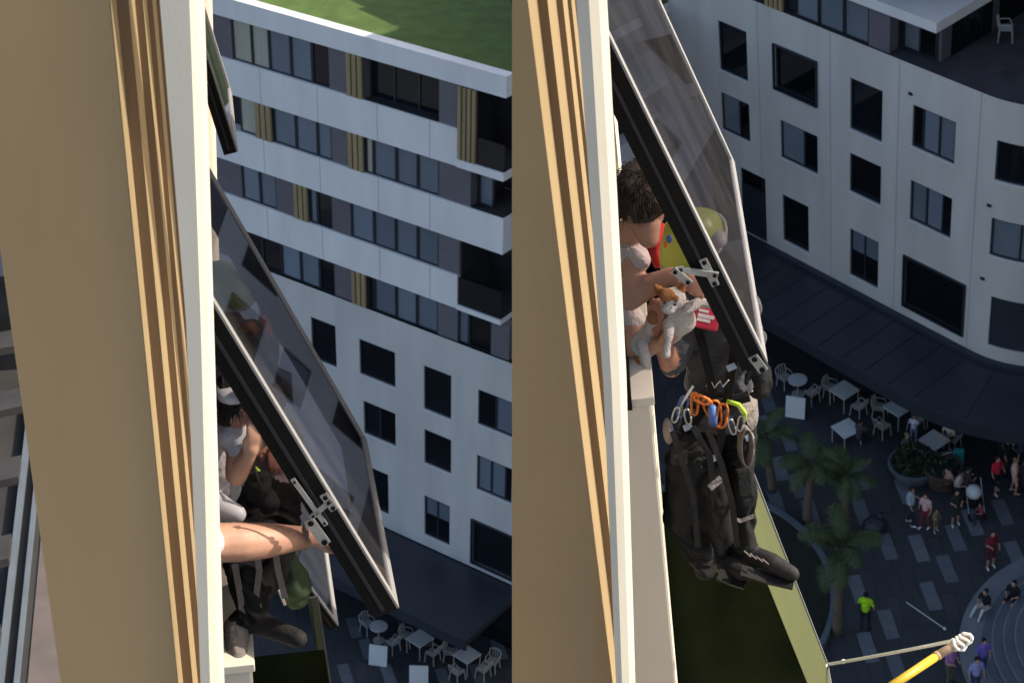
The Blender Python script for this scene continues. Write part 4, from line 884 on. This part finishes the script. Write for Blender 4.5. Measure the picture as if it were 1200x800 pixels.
# ------------------------------------------------------------------ cafe furniture
def pick(parts_, p, label, cat, name, T, group, rz=0):
    o = thing(name, T, p, label, cat, group, rz)
    for n, me in parts_: link(n, me, o)
    return o
def leg4(w, h): return [('leg', MB().tube([(x*w, y*w, 0), (x*w, y*w, h)], .022, 6).mesh('leg', [M['white']])) for x, y in ((-1, -1), (1, -1), (1, 1), (-1, 1))]
SQ = [('table_top', MB().box((-.40, -.40, .70), (.40, .40, .735)).mesh('table_top', [M['board']]))]+leg4(.36, .70)
RD = [('table_top', MB().tube([(0, 0, .71), (0, 0, .74)], .36, 24).mesh('table_top', [M['board']])), ('post', MB().tube([(0, 0, .02), (0, 0, .71)], .03, 8).mesh('post', [M['white']])), ('foot', MB().tube([(0, 0, 0), (0, 0, .03)], .24, 16).mesh('foot', [M['white']]))]
AB = [('board', MB().hexa([(-.36, -.22, .03), (.36, -.22, .03), (.36, -.18, .03), (-.36, -.18, .03), (-.36, -.02, .88), (.36, -.02, .88), (.36, .02, .88), (-.36, .02, .88)]).mesh('board', [M['board']])), ('prop', MB().hexa([(-.34, .20, .02), (.34, .20, .02), (.34, .235, .02), (-.34, .235, .02), (-.34, .022, .86), (.34, .022, .86), (.34, .05, .86), (-.34, .05, .86)]).mesh('prop', [M['wood']]))]
gt, gc = 'cafe tables on the plaza', 'white chairs'
gp = G
def table(kind, x, y, label, rz=.65, T=TR, g=G): pick({'s': SQ, 'r': RD}[kind], g(x, y), label, 'table', 'cafe_table', T, gt, rz)
table('r', 935, 462, 'round white cafe table nearest the open sash corner, second picture')
table('s', 989, 474, 'square white cafe table in the second picture, with a chair at each of two corners')
table('s', 1052, 494, 'square white cafe table ringed by four chairs, second picture')
table('s', 992, 519, 'square grey-white table with things on it beside the palm fronds', .5)
table('s', 1094, 533, 'square white table beside the teal cloth and the round planters')
table('s', 1192, 526, 'square table at the right edge behind the red-shirted person')
for x, y, rz, lb in ((920, 452, .6, 'chair behind the round table, second picture'), (951, 470, 3.8, 'chair at the near side of the round table, second picture'), (974, 464, 1.0, 'chair left of the two-chair square table, second picture'), (1006, 486, 3.9, 'chair right of the two-chair square table, second picture'),
                     (1031, 487, 1.1, 'chair at the far left of the four-chair table, second picture'), (1034, 509, 2.2, 'chair at the near left of the four-chair table, second picture'), (1083, 495, -.6, 'chair at the far right of the four-chair table, second picture'), (1073, 503, 3.9, 'chair right of the four-chair table beside a standing child'),
                     (1116, 524, -.7, 'chair under the seated person in white beside the teal cloth'), (1082, 543, 2.3, 'chair near left of the table by the round planters'), (1106, 545, 3.4, 'chair near right of the table by the round planters'), (1180, 512, 1.0, 'chair by the table at the right edge, second picture')):
    chair(TR, G(x, y), rz, 'white cafe '+lb, gc)
pick(AB, G(933, 486), 'white tilted board standing in front of the round table, second picture', 'board', 'folding_board', TR, 'white folding boards', -.35)
table('r', 444, 750, 'round white cafe table under the dark sash corner, first picture', T=TL, g=GLp)
table('s', 492, 764, 'square white cafe table in the first picture, with chairs at two corners', T=TL, g=GLp)
table('s', 547, 783, 'square white cafe table at the bottom edge of the first picture, chairs around', T=TL, g=GLp)
for x, y, rz, lb in ((431, 740, .6, 'chair behind the round table, first picture'), (460, 762, 3.8, 'chair beside the round table, first picture'), (477, 754, 1.0, 'chair left of the square table, first picture'), (507, 774, 3.9, 'chair right of the square table, first picture'),
                     (528, 773, 1.1, 'chair at the far left of the bottom-edge table, first picture'), (536, 796, 2.2, 'chair at the near left of the bottom-edge table, first picture'), (566, 793, 3.9, 'chair at the near right of the bottom-edge table, first picture'), (577, 784, -.6, 'chair at the far right of the bottom-edge table, first picture')):
    chair(TL, GLp(x, y), rz, 'white cafe '+lb, gc)
pick(AB, GLp(444, 776), 'white tilted board standing in front of the round table, first picture', 'board', 'folding_board', TL, 'white folding boards', -.35)
pick(AB, GLp(491, 800), 'grey-white board cut by the bottom edge of the first picture', 'board', 'folding_board', TL, 'white folding boards', -.2)
tc = thing('teal_cloth', TR, G(1122, 548), 'teal cloth hanging over a low stand beside the cafe table', 'cloth'); part('cloth', MB().hexa([(G(1122, 548)[0]+a, G(1122, 548)[1]+b_, GR+z) for z, s in ((.25, 1), (.95, .85)) for a, b_ in ((-.2*s, -.14), (.2*s, -.14), (.2*s, .02), (-.2*s, .02))]), 'teal', tc, bevel=.03)
for i in (-1, 1): part('stand_leg', MB().tube([(G(1122, 548)[0]+.17*i, G(1122, 548)[1], GR), (G(1122, 548)[0]+.15*i, G(1122, 548)[1], GR+.9)], .02, 6), 'wood', tc)
# ------------------------------------------------------------------ planters with shrubs
def leaf_cloud(c, rx, rz, n, s, seed):
    rg = random.Random(seed); mb = MB()
    for _ in range(n):
        while True:
            d = [rg.uniform(-1, 1) for _ in range(3)]
            if .15 < sum(v*v for v in d) < 1: break
        o = np.array([c[0]+d[0]*rx, c[1]+d[1]*rx, c[2]+d[2]*rz]); a = nrm([rg.gauss(0, 1) for _ in range(3)]); b = nrm(np.cross(a, [rg.gauss(0, 1) for _ in range(3)])); l = s*rg.uniform(.6, 1.3)
        mb.quad([o-a*l, o+b*l*.4, o+a*l, o-b*l*.4])
    return mb
def planter(x, y, r, h, m, label, n, seed):
    g = G(x, y); o = thing('round_planter', TR, g, label, 'planter', 'round planters on the plaza')
    pts = [(g[0], g[1], GR+z) for z in (0, .05, h*.5, h, h+.001)]
    part('pot', MB().tube(pts, [r*.72, r*.76, r*.9, r, r*.95], 28), m, o, smooth=False)
    part('rim', ring(g, r*.92, r*1.04, 0, 2*math.pi, GR+h-.03, GR+h+.05), m, o); part('soil', MB().tube([(g[0], g[1], GR+h-.02), (g[0], g[1], GR+h+.02)], r*.90, 20), 'soil', o)
    if n: part('foliage', leaf_cloud((g[0], g[1], GR+h+.18), r*.95, .32, n, .09, seed), 'leaf', o)
planter(1070, 556, .85, .55, 'step', 'grey round planter full of dark leaves beside the cafe tables', 900, 3)
planter(1104, 566, .66, .75, 'wood', 'brown round planter with bare soil behind the pushchair', 60, 4)
# ------------------------------------------------------------------ palms
def frond_mesh(seed, ln=1.9, droop=.9):
    rg = random.Random(seed); mb = MB(); n = 22; pts = []
    for i in range(n+1):
        t = i/n; a = .75-droop*1.7*t
        pts.append(np.array([0, 0, 0.]) if i == 0 else pts[-1]+np.array([math.cos(a), 0, math.sin(a)])*ln/n)
    mb.tube(pts[::3]+[pts[-1]], [.022*(1-.8*i/len(pts[::3])) for i in range(len(pts[::3])+1)], 5)
    for i in range(3, n+1):
        t = i/n; w = .52*math.sin(math.pi*min(1, .12+.88*t))**.7*rg.uniform(.8, 1.1)
        d = nrm(pts[i]-pts[i-1])
        for s in (-1, 1):
            for e in (0, .5):
                o = pts[i-1]+(pts[i]-pts[i-1])*e; tip = o+d*w*.55+np.array([0, s*w, -w*rg.uniform(.15, .55)]); mid = (o+tip)/2+np.array([0, 0, .05])
                b = d*.018; mb.quad([o-b, o+b, mid+b*1.3, mid-b*1.3]); mb.quad([mid-b*1.3, mid+b*1.3, tip+b*.2, tip-b*.2])
    return mb.mesh('frond', [M['palm']])
FR = [frond_mesh(i, 1.8+.15*i, .75+.12*i) for i in range(4)]
def palm(x, y, h, label, lean, seed, n=17, sc=1.0, T=TR, g=None):
    rg = random.Random(seed); g = g or G(x, y); o = thing('palm_tree', T, g, label, 'palm', 'palms on the plaza')
    P_ = [np.array([g[0]+lean[0]*(t**1.5), g[1]+lean[1]*(t**1.5), g[2]+h*t]) for t in np.linspace(0, 1, 9)]
    part('trunk', MB().tube(P_, [.16-.06*t+.012*(i % 2) for i, t in enumerate(np.linspace(0, 1, 9))], 10), 'trunk', o, smooth=True)
    for i in range(n):
        f = link('frond', FR[i % 4], o); f.location = Vector(P_[-1])-Vector([float(v) for v in g]); f.rotation_euler = (rg.uniform(-.2, .2), rg.uniform(-.65, .45), i*2.4+rg.uniform(-.3, .3)); f.scale = (sc,)*3
palm(981, 742, 3.6, 'tall palm with drooping fronds beside the hi-vis worker', (.15, .3), 1, 11, .8)
palm(946, 612, 2.6, 'palm with an upright frond in front of the white tilted board', (.2, .1), 2, 9, .75)
palm(905, 575, 2.6, 'low palm close to the olive hood edge', (-.2, .1), 3, 9, .7)
palm(990, 625, 2.6, 'slim palm between the two larger palms on the plaza', (.1, .2), 4, 8, .6)
# ------------------------------------------------------------------ people on the plaza
_cl = {}
def cloth(c):
    if c not in _cl:
        nm = 'cloth_%d' % len(_cl); M[nm] = mat(nm, lin(c), .9, .2, 6, .3, 30); _cl[c] = nm
    return _cl[c]
def figure(pose, top, low, hair, shoes, bare_leg, seed, hgt):
    rg = random.Random(seed); s = hgt/1.72; A = lambda x, y, z: np.array([x, y, z])*s
    sk, tp, lw, hr_, so = 0, 1, 2, 3, 4; S = []
    def C(a, b, r0, r1, m): S.append(('c', A(*a), A(*b), r0*s, r1*s, m))
    if pose == 'sit': hz, kn, ft = .50, [(-.11, -.42, .50), (.11, -.42, .50)], [(-.13, -.44, .07), (.13, -.50, .07)]
    elif pose == 'step': hz, kn, ft = .30, [(-.13, -.40, .42), (.13, -.38, .44)], [(-.15, -.62, .06), (.15, -.58, .06)]
    else:
        w = rg.uniform(.0, .12); hz, kn, ft = .90, [(-.10, -w-.03, .49), (.10, w*.5-.03, .49)], [(-.11, -w*1.2, .07), (.12, w, .07)]
    for i, x in enumerate((-.09, .09)):
        C((x, 0, hz), kn[i], .085, .058, lw); C(kn[i], ft[i], .055, .040, sk if bare_leg else lw); C((ft[i][0], ft[i][1]+.03, .05), (ft[i][0]*1.1, ft[i][1]-.14, .045), .045, .038, so)
    ln = -.10 if pose != 'stand' else 0
    C((-.06, 0, hz+.02), (.06, 0, hz+.02), .11, .11, lw); C((0, 0, hz+.10), (0, ln*.6, hz+.34), .125, .15, tp); C((-.13, ln, hz+.50), (.13, ln, hz+.50), .07, .07, tp); C((0, ln*.8, hz+.36), (0, ln, hz+.48), .14, .12, tp)
    C((0, ln, hz+.52), (0, ln-.02, hz+.62), .048, .046, sk); S.append(('e', A(0, ln-.03, hz+.71), [XA*.075*s, YA*.09*s, ZA*.11*s], sk)); C((0, ln-.12, hz+.70), (0, ln-.125, hz+.69), .018, .016, sk)
    S.append(('e', A(0, ln+.005, hz+.755), [XA*.088*s, YA*.098*s, ZA*.085*s], hr_))
    for i, x in enumerate((-1, 1)):
        m = rg.random()
        if pose == 'stand' and m < .55: el, wr_ = (x*.23, -.02, hz+.24), (x*.24, -.10, hz+.02)
        else: el, wr_ = (x*.23, ln-.06, hz+.26), (x*.10, ln-.26, hz+.30)
        C((x*.17, ln, hz+.50), el, .052, .042, tp); C(el, wr_, .038, .030, sk); C(wr_, (wr_[0]-x*.01, wr_[1]-.06, wr_[2]-.05), .032, .022, sk)
    return body_mesh('person', S, ['skin', top, low, hair, shoes], .028*s if s > .8 else .024, 2, ((1, .012), (2, .010)))
def person(x, y, rz, pose, top, low, hair, shoes, bare, hgt, label, dz=0., T=TR, g=None):
    me = figure(pose, cloth(top), cloth(low), cloth(hair), cloth(shoes), bare, int(x*7+y), hgt)
    p0 = g or G(x, y, dz); o = bpy.data.objects.new('person', me); COL.objects.link(o)
    o.matrix_world = T @ Matrix.Translation(Vector([float(v) for v in p0])) @ Matrix.Rotation(rz, 4, 'Z'); tag(o, label, 'person', 'people on the plaza')
BR_, BK, BLD, WH = (52, 38, 30), (22, 20, 20), (150, 122, 84), (225, 225, 220)
SK = (200, 150, 125)
person(1160, 664, .2, 'stand', (120, 24, 44), (90, 20, 36), BR_, WH, True, 1.68, 'person in dark red top and shorts standing alone on the plaza')
person(1066, 614, 1.2, 'stand', (176, 188, 200), (36, 40, 56), BR_, WH, False, 1.74, 'person in pale blue shirt and dark trousers beside the pink-topped person')
person(1084, 618, -.8, 'stand', (222, 178, 178), (130, 40, 44), BR_, WH, False, 1.60, 'person in pink top and red trousers beside the pale blue shirt')
person(1096, 622, .4, 'stand', (120, 112, 80), (110, 104, 78), BR_, WH, True, 1.05, 'small child in olive clothes following the pink-topped person')
person(1119, 614, .1, 'stand', (36, 40, 34), (48, 54, 44), BK, WH, True, 1.62, 'person in dark top, shorts and white shoes beside the pushchair')
person(1121, 582, .9, 'sit', (214, 190, 176), (30, 30, 34), BR_, BK, False, 1.66, 'person in pale top sitting behind the pushchair')
person(1108, 578, 2.0, 'sit', (190, 150, 132), (60, 44, 40), BK, BK, False, 1.6, 'person in tan top sitting beside the brown planter')
person(1166, 576, .5, 'stand', (200, 34, 60), (26, 24, 26), BR_, WH, True, 1.66, 'person in bright red shirt and black shorts walking at right')
person(1187, 577, 1.4, 'stand', (224, 178, 158), (222, 170, 150), BLD, (200, 160, 140), True, 1.62, 'person in peach clothes at the right edge beside the red shirt')
person(1197, 580, 1.4, 'stand', (40, 34, 34), (34, 32, 34), BK, BK, False, 1.7, 'person in black at the right edge behind the peach clothes')
person(1173, 536, .2, 'stand', (96, 104, 84), (44, 46, 40), BK, BK, False, 1.7, 'person in green-grey shirt standing under the canopy edge at right')
person(1070, 517, 2.6, 'stand', (214, 214, 226), (150, 150, 176), BLD, WH, False, 1.25, 'child in white standing at the four-chair table')
person(1113, 522, -.7, 'sit', (206, 200, 176), (60, 60, 60), BK, BK, False, 1.66, 'seated person in cream shirt behind the table with the teal cloth')
person(1006, 524, 2.4, 'sit', (70, 66, 72), (40, 42, 50), BR_, BK, False, 1.62, 'person in dark clothes sitting at the grey-white table by the palm')
person(1014, 738, 2.8, 'stand', (176, 232, 20), (26, 30, 40), BK, BK, False, 1.76, 'hi-vis worker in lime jacket standing beside the tall palm')
person(1156, 716, -.9, 'step', (24, 24, 28), (214, 212, 206), BK, BK, False, 1.7, 'person in black top and white trousers sitting on the curved steps', .0)
person(1188, 706, -.7, 'step', (26, 28, 34), (30, 32, 38), BK, WH, True, 1.72, 'person in black sitting on the curved steps at the right edge', .0)
person(1150, 790, .2, 'stand', (120, 104, 190), (64, 60, 120), BK, BK, False, 1.66, 'person in purple jacket standing under the pole tip')
person(1112, 800, .6, 'stand', (170, 120, 170), (90, 84, 64), BR_, BK, False, 1.66, 'person in mauve top below the yellow pole')
person(1142, 812, .1, 'stand', (150, 150, 196), (50, 54, 90), BK, BK, False, 1.66, 'person in lavender top at the bottom edge below the pole')
person(1184, 534, 2.6, 'sit', (196, 190, 200), (60, 62, 70), BK, BK, False, 1.66, 'seated person in pale grey at the table by the right edge')
person(1195, 540, 3.0, 'sit', (60, 70, 90), (44, 46, 56), BR_, BK, False, 1.66, 'seated person in navy at the table by the right edge')
person(1178, 556, .9, 'stand', (40, 36, 34), (60, 50, 44), BR_, BK, False, 1.7, 'person in black between the red shirt and the edge table')
person(1132, 588, 1.9, 'stand', (52, 48, 44), (40, 40, 44), BK, WH, False, 1.64, 'person in dark grey standing behind the pushchair')
person(1150, 610, -1.2, 'sit', (150, 60, 70), (36, 36, 40), BR_, BK, False, 1.1, 'small child in dusky red beside the pushchair')
person(1060, 536, .4, 'sit', (90, 84, 80), (50, 50, 54), BLD, BK, False, 1.64, 'seated person in brown-grey behind the grey planter')
# pushchair
g = np.array(G(1142, 598)); pc = thing('pushchair', TR, tuple(g), 'black and white pushchair in the middle of the plaza group', 'pushchair')
part('hood', MB().ell(g+[-.05, .08, .82], [XA*.26, YA*.30, ZA*.24]), 'board', pc, smooth=True); part('seat', MB().hexa([g+np.array(v) for v in ((-.22, -.25, .40), (.22, -.25, .40), (.22, .25, .50), (-.22, .25, .50), (-.24, -.3, .55), (.24, -.3, .55), (.24, .3, .78), (-.24, .3, .78))]), 'trouser', pc, bevel=.04)
for sx in (-.26, .26):
    part('frame', MB().tube([g+[sx, -.42, .12], g+[sx, .1, .55], g+[sx, .55, 1.02]], .016, 6).tube([g+[sx, .38, .12], g+[sx, -.05, .45]], .016, 6), 'steel', pc)
    for y in (-.42, .38): part('wheel', MB().tube([g+[sx-.03, y, .12], g+[sx+.03, y, .12]], .12, 14), 'black', pc)
part('handle', MB().tube([g+[-.26, .55, 1.02], g+[.26, .55, 1.02]], .02, 6), 'black', pc)
# dark bin bags and guide rope on the plaza
bb = thing('bin_bag', TR, G(1025, 622), 'dark blue bag lying on the paving above the tall palm', 'bag'); b = np.array(G(1025, 622))
body('body', [('e', b+[0, 0, .28], [XA*.42, YA*.36, ZA*.32], 0), ('c', b+[.1, .1, .4], b+[.25, .2, .62], .14, .05, 0)], ['canopy'], bb, .03, 2, ((0, .04),))
part('tie', MB().tube([b+np.array([.25, .2, .60]), b+np.array([.27, .21, .68])], .04, 8), 'black', bb)
gr_ = thing('guide_rope', TR, G(1107, 737), 'thin pale guide rope running from the palm to the pole group', 'rope')
pr = [R.Z(1062+45*t, 705+31*t, GR+1.0) for t in np.linspace(0, 1, 8)]; part('line', MB().tube(pr, .013, 6), 'rope', gr_); part('end_knot', MB().ell(pr[-1], [XA*.05, YA*.05, ZA*.05]), 'rope', gr_)
